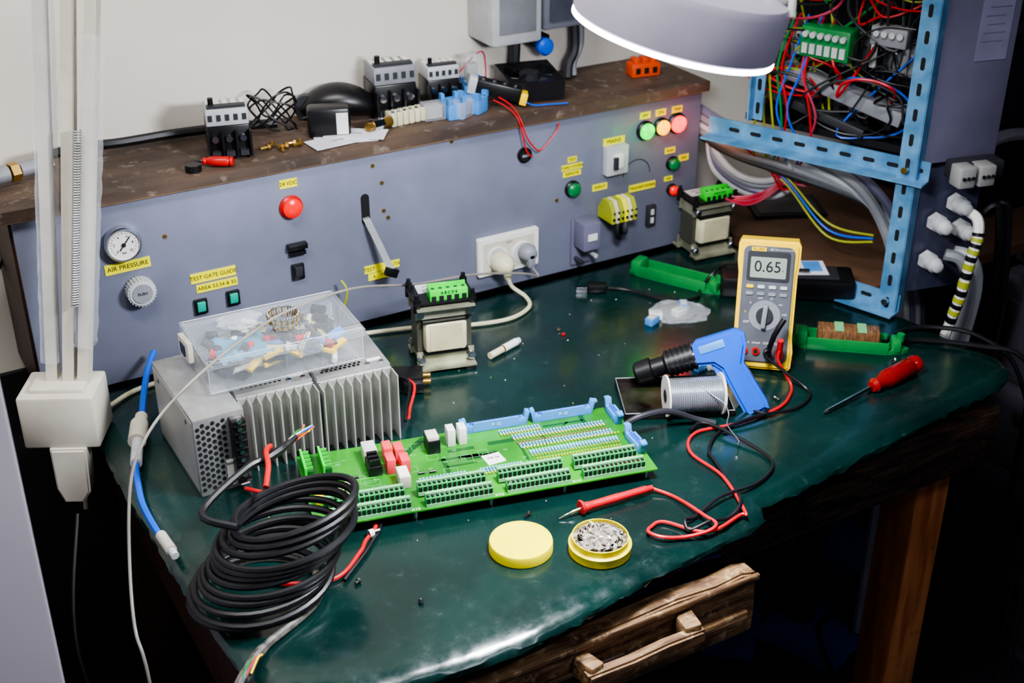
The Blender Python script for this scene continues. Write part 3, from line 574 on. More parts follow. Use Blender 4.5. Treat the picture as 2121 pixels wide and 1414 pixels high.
G().box((-.016,-.0115,.190),(.022,.001,.006),YEL).text('FLUKE',(-.016,-.0122,.190),.0062,INK).text('87 V',(.006,-.0118,.190),.005,WHT).text('TRUE RMS MULTIMETER',(.023,-.0118,.190),.0024,WHT).obj('nameplate',mm)
for r_ in range(2):
    for c_ in range(4):
        m_=YEL if (r_==0 and c_==0) else (LGR if r_==0 else GRY)
        g=G(); g.prism(rrect(.011,.005,.002),-.0125,-.009,m_,'XZ',c=(-.0255+c_*.017,0,.132-r_*.011)); g.obj('button',mm)
G().cyl((0,-.0105,.087),.024,.001,GRY,'Y').obj('dial_ring',mm)
G().cyl((0,-.0135,.087),.013,.006,DGR,'Y',bev=.001).box((0,-.017,.087),(.0075,.008,.038),GRY,rot=(0,4,0),bev=.002).obj('rotary_dial',mm,label='grey rotary selector')
g=G()
for k,tx in enumerate(['OFF','V','V','mV','Ω','⊣⊢','mA','µA']):
    a=math.radians(205-k*33); g.text(tx,(math.cos(a)*.030,-.0106,.087+math.sin(a)*.028),.0052,WHT if k!=1 else YEL)
g.obj('dial_print',mm); G().text('A   mAµA   COM   VΩ',(0,-.0106,.043),.0048,WHT).obj('jack_print',mm)
for x,m_ in ((-.027,RED),(-.009,RED),(.009,BLK),(.027,RED)): G().cyl((x,-.0115,.030),.0062,.004,m_,'Y').cyl((x,-.0138,.030),.0035,.001,DRK,'Y').obj('input_jack',mm)
G().box((0,.060,.095),(.07,.004,.17),MF,rot=(20,0,0),bev=.002).obj('tilt_stand',mm)
Mm=Matrix.Translation(ML)@Euler([math.radians(a) for a in MR]).to_matrix().to_4x4()@Matrix.Scale(MS,4)
j1=Mm@Vector((.027,-.014,.030)); j2=Mm@Vector((.009,-.014,.030)); fw=(Mm.to_3x3()@Vector((0,-1,0))).normalized()
rl=thing('test_lead','red multimeter test lead with probe looping over the bench','test lead',(.75,1.136,TZ))
Z3=.7535
path=[j1+fw*.028+Vector((0,0,.012)),j1+fw*.03+Vector((0,0,-.005)),(1.198,1.250,.757),(1.178,1.228,Z3),(1.139,1.209,Z3),(1.065,1.205,Z3),(.996,1.215,Z3),(.960,1.179,Z3),(.962,1.11,Z3),(.935,1.03,Z3+.002),(.927,1.03,Z3),(.869,1.022,Z3),(.835,1.066,Z3),(.815,1.066,Z3),(.803,1.055,Z3+.003),(.812,1.038,Z3+.003),(.838,1.028,Z3),(.868,1.020,Z3+.003),(.884,1.024,Z3+.006),(.882,1.044,Z3+.006),(.880,1.082,Z3+.003),(.876,1.11,Z3),(.861,1.130,.757)]
off=Vector((.75,1.136,TZ))
G().tube([Vector(p)-off for p in path],.0024,REDW).obj('lead_wire',rl)
G().tube([j1-off,j1+fw*.02-off],.0055,REDW,sub=1,seg=12).tube([j1+fw*.02-off,j1+fw*.03+Vector((0,0,.03))-off],.0045,REDW,sub=1,seg=12).obj('banana_plug',rl)
G().tube([Vector(p)-off for p in ((.756,1.1365,.759),(.775,1.1355,.759),(.84,1.131,.759),(.861,1.130,.758))],[.0065,.0055,.005,.004],REDW,seg=14).lathe(Vector((.756,1.1365,.7605))-off,[(.0085,-.002),(.010,0),(.0085,.002)],REDW,axis='X').obj('probe_handle',rl,label='red probe handle with finger guard')
G().tube([Vector(p)-off for p in ((.755,1.1365,.759),(.735,1.138,.756),(.724,1.139,.7525))],[.0022,.0012,.0008],CHR,seg=8).obj('probe_tip',rl)
bl=thing('test_lead','black multimeter test lead looping over the bench','test lead',(1.0,1.1,TZ)); off=Vector((1.0,1.1,TZ))
path=[j2+fw*.028+Vector((0,0,.012)),j2+fw*.032,(1.210,1.235,.757),(1.200,1.210,.754),(1.157,1.195,.754),(1.09,1.20,.7595),(1.025,1.199,.754),(.985,1.17,.754),(.975,1.144,.754),(.957,1.08,.754),(.940,1.045,.7595),(.91,1.032,.7545),(.88,1.032,.7595),(.852,1.036,.754),(.855,1.050,.7595),(.875,1.055,.754),(.925,1.068,.7595),(.989,1.074,.754),(1.035,1.095,.754),(1.045,1.13,.754),(1.03,1.19,.7595),(1.015,1.225,.7595),(.99,1.22,.757)]
G().tube([Vector(p)-off for p in path],.0024,BLKR).obj('lead_wire',bl)
G().tube([j2-off,j2+fw*.02-off],.0055,BLK,sub=1,seg=12).tube([j2+fw*.02-off,j2+fw*.034+Vector((.01,0,.035))-off,j2+fw*.03+Vector((.022,-.005,.06))-off],.0042,BLK,sub=2,seg=12).obj('banana_plug',bl)

# ================= TRAY, SPOOL, GUN
tr=mat('scorched steel','#0f0e0d',.3,metal=.5,hex2='#3a3532',scale=30)
g=G(); g.box((0,0,.0012),(.160,.104,.0024),tr)
for s_ in (-1,1): g.box((s_*.079,0,.005),(.002,.104,.010),tr); g.box((0,s_*.051,.005),(.160,.002,.010),tr)
g.tube([(-.079,-.051,.010),(.079,-.051,.010),(.079,.051,.010),(-.079,.051,.010)],.0012,GRY,sub=1,closed=True)
g.obj('metal_tray',label='shallow scorched steel tray under the solder spool',cat='tray',loc=(1.026,1.308,TZ),rot=(0,0,-26))
sp=thing('solder_spool','spool of shiny solder wire standing on the tray','solder spool',(1.026,1.262,TZ+.033),rz=-24)
g=G()
for sx in (-1,1): g.lathe((sx*.040,0,0),[(.010,-.0015),(.030,-.0015),(.0305,0),(.030,.0015),(.010,.0015)],WHT,axis='X',ring=True)
g.cyl((0,0,0),.012,.083,WHT,'X'); g.cyl((.0418,0,0),.009,.001,DRK,'X'); g.cyl((-.0418,0,0),.009,.001,DRK,'X'); g.obj('spool_body',sp,label='translucent white plastic spool')
g=G(); g.cyl((0,0,0),.0235,.074,GRY,'X')
for k in range(24): g.lathe((-.0362+k*.00315,0,0),[(.0232,-.0014),(.0252,-.0006),(.0252,.0006),(.0232,.0014)],SOL,axis='X',seg=48,ring=True)
g.obj('solder_winding',sp); G().tube([(.005,-.012,.022),(.02,-.024,.012),(.035,-.035,.004),(.04,-.045,-.008),(.035,-.06,-.016),(.045,-.085,-.026),(.04,-.10,-.022)],.0008,SOL,seg=6).obj('loose_wire_end',sp)
rear=Vector((1.104,1.278,.838)); tip=Vector((.982,1.357,.779)); 
gun=thing('soldering_gun','blue pistol-grip desoldering tool with black barrel leaning on the tray','soldering tool',M=frame(rear,rear-tip,(-.01,.05,.085)))
G().prism([(.010,.020),(-.050,.021),(-.062,.012),(-.062,-.014),(-.036,-.020),(-.028,-.030),(-.022,-.070),(-.016,-.104),(-.010,-.110),(.020,-.104),(.020,-.092),(.006,-.03),(.018,-.006),(.020,.010)],-.015,.015,BLU,'XZ',bev=.005).obj('housing',gun,label='bright blue plastic pistol body')
G().box((-.03,-.0155,.006),(.038,.002,.012),SKY,bev=.001).obj('inlay',gun)
G().prism([(-.040,-.018),(-.024,-.018),(-.024,-.055),(-.034,-.048)],-.006,.006,BLU,'XZ').obj('trigger',gun)
g=G(); g.lathe((-.104,0,0),[(.012,-.046),(.017,-.042),(.018,-.02),(.014,-.018),(.014,.0),(.0185,.004),(.019,.044)],BLK,axis='X')
for k in range(6): g.lathe((-.098+k*.0075,0,0),[(.0145,-.0017),(.0205,-.0017),(.0205,.0017),(.0145,.0017)],BLKR,axis='X',ring=True)
g.obj('barrel',gun,label='black ribbed barrel'); G().lathe((-.060,0,0),[(.0180,-.003),(.0192,0),(.0180,.003)],CHR,axis='X').obj('collar',gun)
G().tube([(1.104,1.243,.765),(1.118,1.226,.765),(1.121,1.213,.757),(1.112,1.206,.7545),(1.104,1.22,.7545)],.003,BLKR).obj('short_cable',label='short black cord below the blue gun handle',cat='cable')

# ================= TINS
G().lathe((0,0,0),[(.0385,0),(.0395,.001),(.0395,.012),(.0385,.0145),(.036,.0150),(.0355,.0142),(.001,.0142)],YLT,seg=56).obj('tin_lid',label='round yellow tin lid lying flat on the bench',cat='tin lid',loc=(.652,1.112,TZ))
tn=thing('solder_paste_tin','open yellow round tin filled with solder scraps','tin',(.735,1.062,TZ))
G().lathe((0,0,0),[(.037,0),(.0385,.001),(.0385,.010),(.0390,.011),(.0390,.0125),(.0350,.014),(.0350,.022),(.0335,.022),(.0335,.017),(.001,.017)],mat('stained yellow tin','#c8b000',.35,hex2='#ecde00',scale=60,dust='#5a4a20',dlo=.6,dscale=90),seg=56).obj('tin_body',tn)
t=bmesh.new(); bmesh.ops.create_circle(t,cap_ends=False,segments=40,radius=.0334); 
t.verts.ensure_lookup_table(); rings=[list(t.verts)]
for rr_ in (.028,.022,.016,.010,.004):
    rings.append([t.verts.new((rr_*math.cos(2*math.pi*k/40),rr_*math.sin(2*math.pi*k/40),random.uniform(0,.005))) for k in range(40)])
for a,b in zip(rings,rings[1:]):
    for k in range(40): t.faces.new((a[k],a[(k+1)%40],b[(k+1)%40],b[k]))
t.faces.new(rings[-1]); bmesh.ops.recalc_face_normals(t,faces=t.faces[:])
g=G(); g._add(t,FLUX,Matrix.Translation((0,0,.0175)))
for k in range(80):
    a=random.uniform(0,6.28); r_=random.uniform(0,.030); g.box((r_*math.cos(a),r_*math.sin(a),.0210),(random.uniform(.002,.006),.0012,.0012),SOL if k%8==0 else FLUX,rot=(random.uniform(-40,40),random.uniform(-40,40),random.uniform(0,180)))
g.obj('solder_scraps',tn,kind='stuff',label='grey and brown solder scraps')
def sdriver(p,q,lab_,hr,hl,col):
    p=Vector(p);q=Vector(q); L_=(q-p).length; T_=thing('screwdriver',lab_,'screwdriver',M=frame(q,q-p,(0,0,1)))
    g=G(); g.lathe((-hl/2,0,0),[(hr*.55,-hl/2),(hr*.8,-hl/2+hl*.06),(hr*.62,-hl/2+hl*.14),(hr,-hl/2+hl*.3),(hr,hl/2-hl*.2),(hr*.8,hl/2-hl*.14),(hr,hl/2-hl*.08),(hr*.9,hl/2-.001),(hr*.5,hl/2)],col,axis='X',seg=12); g.obj('handle',T_,label='translucent red handle')
    g=G(); g.tube([(-hl,0,0),(-L_+.006,0,0)],.003 if hl>.08 else .0018,CHR,sub=1,seg=10); g.tube([(-L_+.008,0,0),(-L_,0,0)],[.0032,.0012],DGR,sub=1); g.obj('shaft',T_)
sdriver((1.187,1.165,.755),(1.396,1.192,.7655),'red-handled crosshead screwdriver lying on the bench',.0145,.105,mat('translucent red','#8a0c08',.2,coat=.5))
sdriver((.497,1.792,1.063),(.545,1.763,1.063),'small red screwdriver on the plywood shelf',.0075,.046,RED)
st=thing('brush_pen','short white tube with brown end lying on the bench','tube',M=frame((.851,1.548,.757),(.059,.020,0),(0,0,1)))
G().cyl((.015,0,0),.0055,.03,CRM,'X').obj('barrel',st); G().cyl((.046,0,0),.0062,.030,WHT,'X').cyl((.031,0,0),.0058,.006,BRS,'X').cyl((.064,0,0),.005,.008,LGR,'X').obj('cap',st)

# ================= GREEN HOLDERS, BLACK BOX, BAG
def holder(loc,rz,core):
    T_=thing('coil_holder','green plastic holder'+(' carrying a copper-wound coil' if core else ', empty, with end lugs'),'tool',loc,rz=rz)
    g=G(); g.prism([(-.085,-.012),(-.06,-.018),(.06,-.018),(.085,-.010),(.095,0),(.085,.010),(.06,.018),(-.06,.018),(-.085,.012)],0,.006,GRP); g.box((0,-.017,.011),(.125,.003,.018),GRP,bev=.001); g.box((0,.017,.011),(.125,.003,.018),GRP,bev=.001); g.box((-.072,0,.014),(.02,.034,.024),GRP,bev=.004); g.box((.074,0,.012),(.016,.030,.020),GRP,bev=.004); g.cyl((.08,0,.024),.006,.012,GRP); g.obj('frame',T_)
    if core: G().box((0,0,.022),(.095,.030,.024),mat('copper winding','#6a4430',.4,metal=.4,hex2='#a07850',scale=60,stretch=(8,1,1)),bev=.002).box((-.015,0,.0345),(.014,.031,.001),TGL).box((.02,0,.0345),(.014,.031,.001),TGL).obj('coil',T_,label='copper-brown coil with green tape')
holder((1.360,1.305,TZ),-40,True); holder((1.268,1.632,TZ),-62,False)
bb=thing('battery_pack','long black plastic case behind the multimeter','case',(1.405,1.505,TZ),rz=-35)
G().box((0,0,.019),(.225,.070,.038),BLK,bev=.007).obj('case_body',bb); G().box((.03,.0,.0385),(.11,.05,.002),DGR,bev=.001).obj('case_lid',bb)
pp=thing('leaflet','folded paper leaflet with blue print on the black case','paper',(1.43,1.50,.7905),rz=-30); G().box((0,0,.001),(.085,.055,.001),PAP).box((.02,.005,.0017),(.03,.04,.0004),SKY).box((-.02,-.01,.0017),(.03,.01,.0004),GRY).obj('sheet',pp)
t=bmesh.new(); bmesh.ops.create_icosphere(t,subdivisions=3,radius=.040)
for v in t.verts: v.co.z=abs(v.co.z)*.30; v.co*=random.uniform(.85,1.15); v.co.x*=1.2
g=G(); g._add(t,CLR2); g.obj('plastic_bag',label='crumpled clear plastic bag of parts on the bench',cat='bag',loc=(1.20,1.53,TZ),rot=(0,0,-30))
for k,(x,y,rz) in enumerate(((1.139,1.522,20),(1.155,1.535,-30),(1.195,1.525,10),(1.215,1.54,60),(1.115,1.362,10),(1.135,1.355,-20))):
    g=G().box((0,0,.006),(.022,.015,.012),[SKY,WHT,WHT,SKY,SKY,WHT][k],bev=.001).box((0,0,.0125),(.015,.011,.003),LGR,bev=.0005)
    for q in range(3): g.cyl((-.006+q*.006,-.008,.003),.0008,.005,CHR,'Y',seg=6)
    g.obj('small_relay',label='small blue and white relay on the bench',cat='relay',loc=(x,y,TZ),rot=(0,0,rz),group='small relays on the bench')
pc2=thing('mains_plug','black two-pin plug and cord lying on the bench','plug',(1.113,1.671,TZ))
G().box((.012,-.006,.009),(.034,.02,.016),BLK,rot=(0,0,-30),bev=.004).box((-.008,.010,.006),(.018,.002,.006),CHR,rot=(0,0,-30)).box((-.014,.002,.006),(.018,.002,.006),CHR,rot=(0,0,-30)).obj('plug_body',pc2)
G().tube([(.028,-.016,.008),(.06,-.035,.004),(.095,-.10,.004),(.14,-.115,.004),(.17,-.09,.004),(.20,-.08,.02),(.22,-.1,.044),(.27,-.15,.044),(.31,-.2,.05)],.0028,BLKR).obj('cord',pc2)
cable('mains_cable',[(1.41,1.262,.757),(1.45,1.262,.757),(1.49,1.235,.757),(1.535,1.19,.757),(1.572,1.15,.752),(1.592,1.12,.70),(1.60,1.08,.5),(1.60,1.05,.005)],.0045,BLKR,'black cord running off the bench edge')
cable('mains_cable',[(1.41,1.275,.757),(1.46,1.29,.757),(1.51,1.28,.757),(1.56,1.22,.755),(1.60,1.16,.70),(1.63,1.12,.5),(1.63,1.1,.005)],.004,BLKR,'second black cord running off the bench edge')
for x,y,rz,l in ((.692,1.166,20,.009),(.992,1.577,5,.005),(1.156,1.23,90,.01),(1.387,1.231,10,.01),(.45,1.15,30,.006),(.50,1.08,80,.004)):
    G().cyl((0,0,.003),.0022,l,CHR,'X',seg=8).cyl((l/2,0,.003),.0035,.002,CHR,'X',seg=10).obj('screw',label='small steel screw lying on the bench',cat='screw',loc=(x,y,TZ),rot=(0,0,rz),group='loose screws on the bench')
G().box((0,0,.002),(.006,.004,.004),RED,bev=.001).obj('wire_scrap',label='tiny red plastic scrap on the bench',cat='scrap',loc=(.992,1.560,TZ))
for k in range(60):
    x=random.uniform(.35,1.4); y=random.uniform(1.09,1.65)
    G().box((0,0,.0005),(random.uniform(.001,.0025),random.uniform(.0008,.0016),.001),random.choice((WHT,LGR,GRY,GRY,YGR)),rot=(0,0,random.uniform(0,90))).obj('crumb',label='tiny pale crumb of debris on the bench',cat='debris',loc=(x,y,TZ),group='debris specks on the bench')

# ================= HOSES left
ah=thing('air_hose','bright blue air hose with white push fittings along the bench edge','hose',(.32,1.55,TZ)); o_=Vector((.32,1.55,TZ))
BH=mat('blue hose','#1458c8',.35)
G().tube([Vector(p)-o_ for p in ((.385,1.74,.80),(.362,1.70,.79),(.340,1.65,.775),(.328,1.615,.770))],.0048,BH).obj('hose_tube',ah)
G().tube([Vector(p)-o_ for p in ((.290,1.515,.765),(.280,1.47,.762),(.272,1.42,.762),(.272,1.37,.759),(.274,1.345,.758))],.0045,BH).obj('hose_tube',ah)
G().tube([Vector(p)-o_ for p in ((.328,1.618,.770),(.318,1.592,.770))],.009,WHP,sub=1,seg=14).tube([Vector(p)-o_ for p in ((.320,1.60,.770),(.305,1.56,.768))],.0125,WHP,sub=1,seg=14).tube([Vector(p)-o_ for p in ((.306,1.56,.768),(.290,1.512,.765))],.008,LGR,sub=1,seg=14).obj('push_fitting',ah)
G().tube([Vector(p)-o_ for p in ((.274,1.348,.759),(.276,1.31,.760))],.007,WHP,sub=1,seg=14).tube([Vector(p)-o_ for p in ((.276,1.312,.760),(.277,1.298,.759))],.005,LGR,sub=1,seg=14).obj('end_fitting',ah)
cable('air_pipe',[(.30,1.865,1.083),(.36,1.89,1.078),(.42,1.905,1.070),(.50,1.91,1.068),(.58,1.905,1.066),(.66,1.89,1.064)],.0075,BLKR,'black air pipe lying on the plywood shelf','pipe')
g=G(); 
for k,(l,r_,m_) in enumerate(((.03,.012,GRY),(.012,.014,BRS),(.03,.010,GRY),(.014,.015,BRS))): g.cyl((.02+k*.024,0,0),r_,l,m_,'X',seg=12 if k%2==0 else 6)
g.obj('hose_coupling',label='steel and brass hose coupling at the shelf end',cat='fitting',loc=(.212,1.845,1.071),rot=(0,0,14))
cable('mains_cable',[(.24,1.92,.95),(.15,1.85,.8),(.14,1.7,.6),(.16,1.6,.3),(.16,1.6,.005)],.005,BLKR,'black cable hanging beside the bench')
cable('mains_cable',[(.22,1.62,.64),(.17,1.5,.5),(.2,1.4,.3),(.22,1.4,.005)],.004,BLKR,'dark cable hanging under the clamp')

# ================= SHELF ITEMS
SZ=1.0545
def contactor(x,y,rz,s=1,top=LGR,lb='grey and black motor starter on the plywood shelf'):
    T_=thing('contactor',lb,'contactor',(x,y,SZ),rz=rz); w,d,h=.062*s,.060*s,.078*s
    G().box((0,.004*s,h*.32),(w,d,h*.64),BLK,bev=.002*s).obj('lower_body',T_)
    g=G()
    for k in range(4): g.box((-w/2+w*k/3*.98+.001,-d*.5,h*.3),(.003*s,.016*s,h*.5),BLK)
    for k in range(3): g.box((-w*.33+w*.33*k,-d*.5,h*.12),(w*.2,.01*s,h*.1),DGR); g.cyl((-w*.33+w*.33*k,-d*.5+.001,h*.40),.005*s,.006*s,CHR,'Y',seg=12)
    g.obj('terminal_shroud',T_)
    g=G(); g.box((0,0,h*.8),(w,d*.86,h*.32),top,bev=.002*s); g.box((0,-d*.25,h*.98),(w*.9,d*.2,h*.06),DGR)
    for k in range(5): g.box((-w*.4+w*.2*k,.1*d,h*.97),(w*.12,d*.4,h*.03),WHT); g.box((-w*.4+w*.2*k,-d*.44,h*.8),(w*.10,d*.02,h*.12),DGR)
    g.obj('upper_body',T_,label='light grey upper housing')
    G().cyl((-w*.34,-.01*s,h*1.06),.004*s,.012*s,BLK).obj('actuator',T_)
contactor(.560,1.826,-14); contactor(.850,1.872,-8,1.12,GRY,'dark contactor with ribbed top on the plywood shelf'); contactor(.945,1.885,-8,.88,LGR,'light grey contactor on the plywood shelf')
ad=thing('power_adapter','black plug-in power adapter with tangled lead on the shelf','power adapter',(.722,1.826,SZ),rz=-20)
G().box((0,0,.023),(.066,.036,.046),BLK,bev=.006).box((.020,-.0185,.022),(.018,.001,.034),WHT).obj('adapter_body',ad)
g=G(); random.seed(5); P=[]
for k in range(60):
    a=k*.62; P.append((-.085+.036*math.cos(a)*random.uniform(.6,1.1),.012+.02*math.sin(a),.038+.034*math.sin(a*1.13+1)*random.uniform(.6,1)))
P=[(-.03,.0,.03),(-.045,0,.03)]+P; P=[(p[0],p[1],max(.003,p[2])) for p in P]
g.tube(P,.0016,BLKR,seg=6,sub=5); g.obj('tangled_lead',ad)
hs=thing('headset','black curved handset lying on the plywood shelf','headset',(.765,1.890,SZ),rz=-25)
g=G(); t=bmesh.new(); bmesh.ops.create_uvsphere(t,u_segments=24,v_segments=14,radius=1,matrix=Matrix.Diagonal((.066,.034,.026,1)))
for v in t.verts: v.co.z+=.016*(1-(v.co.x/.066)**2)+.016; v.co.z=max(v.co.z,.0)
g._add(t,BLK); g.cyl((-.05,-.004,.022),.020,.020,DGR,'Y',bev=.003); g.obj('handset_body',hs)
for k,(x,y,rz) in enumerate(((.735,1.795,-15),(.72,1.788,5),(.755,1.80,-35))):
    G().box((0,0,.0006+.0012*k),(.095,.045,.001),PAP).text('NOTES',(0,0,.0013+.0012*k),.006,GRY,'up').obj('paper_sheet',label='white folded paper sheet on the plywood shelf',cat='paper',loc=(x,y,SZ),rot=(0,0,rz),group='papers on the shelf')
g=G()
for k in range(6): g.box((-.027+k*.0108,0,.011),(.0098,.024,.022),CRM,bev=.002); g.cyl((-.027+k*.0108,-.006,.0225),.003,.002,CHR,seg=8); g.cyl((-.027+k*.0108,.006,.0225),.003,.002,CHR,seg=8)
g.obj('connector_strip',label='cream screw connector strip on the shelf',cat='connector',loc=(.850,1.818,SZ),rot=(0,0,5))
G().cyl((0,0,.011),.010,.02,CHR,'X',seg=6).cyl((.018,0,.011),.008,.018,BRS,'X').cyl((-.014,0,.011),.007,.012,BRS,'X').obj('cable_gland',label='nickel-plated cable gland on the shelf',cat='fitting',loc=(.792,1.800,SZ),rot=(0,0,15))
def relay(x,y,rz,tall,lb):
    T_=thing('plug_in_relay',lb,'relay',(x,y,SZ),rz=rz)
    g=G(); g.box((0,0,.013),(.030,.045 if not tall else .034,.026),SKY,bev=.002); 
    for sx in (-1,1): g.box((sx*.012,-.018,.03),(.006,.010,.010),SKY); g.box((sx*.012,.014,.03),(.006,.010,.010),SKY); g.cyl((sx*.009,-.018,.027),.003,.003,CHR,seg=8)
    g.obj('socket',T_,label='bright blue relay base')
    if tall: G().box((0,0,.052),(.030,.028,.044),CLR2,bev=.002).box((0,0,.046),(.018,.018,.030),ALU).box((0,0,.074),(.022,.02,.001),LGR).obj('relay_cover',T_,label='clear relay cover')
    else: G().box((-.034,.0,.014),(.036,.030,.026),CLR2,bev=.002).box((-.034,0,.014),(.026,.020,.020),ALU).obj('relay_cover',T_,label='clear relay cover')
relay(.928,1.808,-5,False,'clear relay lying beside its blue socket'); relay(.998,1.872,-10,True,'clear relay standing in a blue socket')
relay(.968,1.815,30,False,'blue relay base on the shelf')
tb=thing('terminal_module','black terminal module with silver and yellow ends on the shelf','terminal block',(1.012,1.814,SZ+.01),rot=(0,14,-28))
g=G(); g.box((0,0,.020),(.075,.026,.024),BLK,bev=.003); 
for k in range(4): g.cyl((-.027+k*.018,0,.033),.005,.003,CHR,seg=10); g.cyl((-.027+k*.018,0,.0348),.003,.001,DRK,seg=8)
g.obj('module_body',tb); G().box((-.044,0,.02),(.014,.028,.028),LGR,bev=.002).obj('end_cap',tb); G().box((.043,0,.016),(.012,.026,.02),YEL,bev=.002).obj('end_cap',tb)
fn=thing('cooling_fan','square black cooling fan lying on the plywood shelf','fan',(1.092,1.842,SZ+.006),rot=(5,0,-12))
FB=mat('fan black','#17171b',.35)
G().sqring((0,0,.019),.094,.043,.032,FB).obj('frame',fn)
g=G(); g.cyl((0,0,.019),.018,.030,DGR,bev=.002)
for k in range(7): a=k*2*math.pi/7; g.box((math.cos(a)*.030,math.sin(a)*.030,.019),(.026,.018,.0015),DGR,rot=(35,0,math.degrees(a)))
g.obj('rotor',fn,label='seven-bladed black rotor')
for k in range(4): a=45+k*90; G().box((math.cos(math.radians(a))*.03,math.sin(math.radians(a))*.03,.034),(.030,.004,.003),FB,rot=(0,0,a)).obj('guard_spoke',fn)
g=G(); g.box((0,0,.012),(.055,.03,.024),ORG,bev=.003)
for k in range(3): g.box((-.016+k*.016,0,.027),(.010,.022,.012),ORG,bev=.002); g.box((-.016+k*.016,-.0155,.012),(.008,.002,.010),DRK)
g.obj('relay_module',label='orange-red relay base on the end of the shelf',cat='relay',loc=(1.325,1.840,SZ),rot=(0,0,-10))
cable('hookup_wire',[(1.01,1.80,1.075),(1.02,1.775,1.066),(1.022,1.750,1.05),(1.030,1.742,1.02),(1.05,1.742,.995),(1.065,1.742,1.0),(1.085,1.742,1.02),(1.092,1.742,1.035)],.0014,REDW,'thin red wire drooping over the panel front','wire')
cable('hookup_wire',[(1.0,1.80,1.072),(1.012,1.772,1.064),(1.018,1.748,1.048),(1.028,1.742,1.00),(1.04,1.742,.985)],.0014,REDW,'thin red wire drooping over the panel front','wire')
cable('hookup_wire',[(1.0,1.86,1.10),(1.03,1.80,1.082),(1.06,1.78,1.060),(1.09,1.772,1.058),(1.12,1.762,1.058)],.0014,BLU,'thin blue wire on the shelf','wire')
cable('hookup_wire',[(.97,1.87,1.10),(1.02,1.88,1.13),(1.03,1.88,1.10),(1.01,1.85,1.06)],.0014,PNK,'thin pink wire on the shelf','wire')
for k,(x,y,rz) in enumerate(((.607,1.805,10),(.62,1.81,60),(.635,1.80,-30),(.648,1.806,0),(.66,1.80,45),(.63,1.79,80),(.655,1.795,20))):
    G().cyl((0,0,.0045),.0025,.014,BRS,'X',seg=8).cyl((.007,0,.0045),.0045,.004,BRS,'X',seg=6).obj('brass_screw',label='small brass screw on the plywood shelf',cat='screw',loc=(x,y,SZ),rot=(0,0,rz),group='brass screws on the shelf')
G().cyl((0,0,.005),.012,.010,BLK,bev=.001).obj('rubber_foot',label='black rubber foot on the plywood shelf',cat='rubber foot',loc=(.488,1.776,SZ))
jb=thing('junction_box','grey wall-mounted junction box with clear cover and blue knob','junction box',(1.13,1.94,1.140))
G().box((-.055,-.045,.13),(.095,.09,.26),LGR,bev=.006).box((-.055,-.0905,.13),(.07,.003,.22),GRY,bev=.002).obj('housing',jb); G().box((.055,-.045,.14),(.115,.085,.25),mat('smoked cover','#6a6c78',.2),bev=.006).box((.055,-.089,.14),(.095,.003,.22),mat('smoked window','#464854',.15)).obj('smoked_cover',jb)
G().lathe((.002,-.075,-.012),[(.014,0),(.015,.012),(.011,.018),(.003,.019)],BLU,axis='Y').box((.002,-.055,-.005),(.03,.04,.02),BLK,bev=.003).obj('blue_knob',jb)
G().tube([(-.03,-.04,0),(-.032,-.04,-.04),(-.035,-.035,-.082)],.009,DGR).obj('conduit',jb); G().tube([(.085,-.04,0.02),(.085,-.045,-.035),(.07,-.05,-.06),(.065,-.055,-.082)],.009,DGR).obj('conduit',jb); G().tube([(.10,-.04,.02),(.10,-.042,-.03),(.085,-.045,-.06),(.082,-.05,-.082)],.006,GRY).obj('conduit',jb)

# ================= RACK
rk=thing('slotted_angle_rack','dusty light blue slotted steel angle rack beside the bench','rack',(1.50,1.345,.0))
def slotted(p,q,up,w,nm_):
    p=Vector(p);q=Vector(q); L_=(q-p).length; M=frame(p,q-p,up); g=G()
    t=bmesh.new(); bmesh.ops.create_cube(t,size=1); g._add(t,RAK,M@Matrix.Translation((L_/2,0,w/2))@Matrix.Diagonal((L_,.003,w,1)))
    t=bmesh.new(); bmesh.ops.create_cube(t,size=1); g._add(t,RAK,M@Matrix.Translation((L_/2,w/2,0))@Matrix.Diagonal((L_,w,.003,1)))
    for k in range(int(L_/.04)):
        for sy in (-.0017,.0017):
            t=bmesh.new(); P_=rrect(.020,.007,.0034,4); lo=[t.verts.new((a,0,b)) for a,b in P_]; t.faces.new(lo); g._add(t,DRK,M@Matrix.Translation((.02+k*.04,sy,w*.5)))
    g.obj(nm_,rk,label='blue slotted angle '+nm_.replace('_',' '))
Nv=Vector((-.924,-.383,0))
slotted((.0,0,.752),(.0,0,1.62),Nv.cross(Vector((0,0,1))),.029,'front_post')
slotted((-.110,.268,1.03),(-.110,.268,1.62),Vector((.383,-.924,0)),.018,'back_post')
slotted((.02,-.01,.986),(-.138,.345,.986),(0,0,1),.031,'cross_beam')
slotted((.01,-.0,.755),(-.03,.12,.755),(0,0,1),.030,'lower_beam')
G().box((-.02,.10,1.63),(.46,.62,.012),NAVY,rot=(0,0,22)).obj('light_blocker',rk,label='unseen dark cover added to shade the control wiring')  # added out of view to keep ceiling light off the control unit
o=G().cyl((0,0,0),.006,.008,CHR,rot=(0,90,22),seg=6).obj('bolt',rk); o.location=(-.012,.012,1.004); repeat(o,rk,[(-.012,.012,.775)])
RM=frame((1.50,1.345,1.00),(-.383,.924,0),(0,0,1))
cu=thing('control_unit','dense electrical control unit with terminal rows and wiring in the rack','control unit',M=RM)
BK=mat('dark mounting plate','#0c0d13',.5)
G().box((.16,-.14,.27),(.36,.008,.54),BK).box((.16,-.10,.012),(.34,.09,.012),BK).obj('mounting_plate',cu)
random.seed(21)
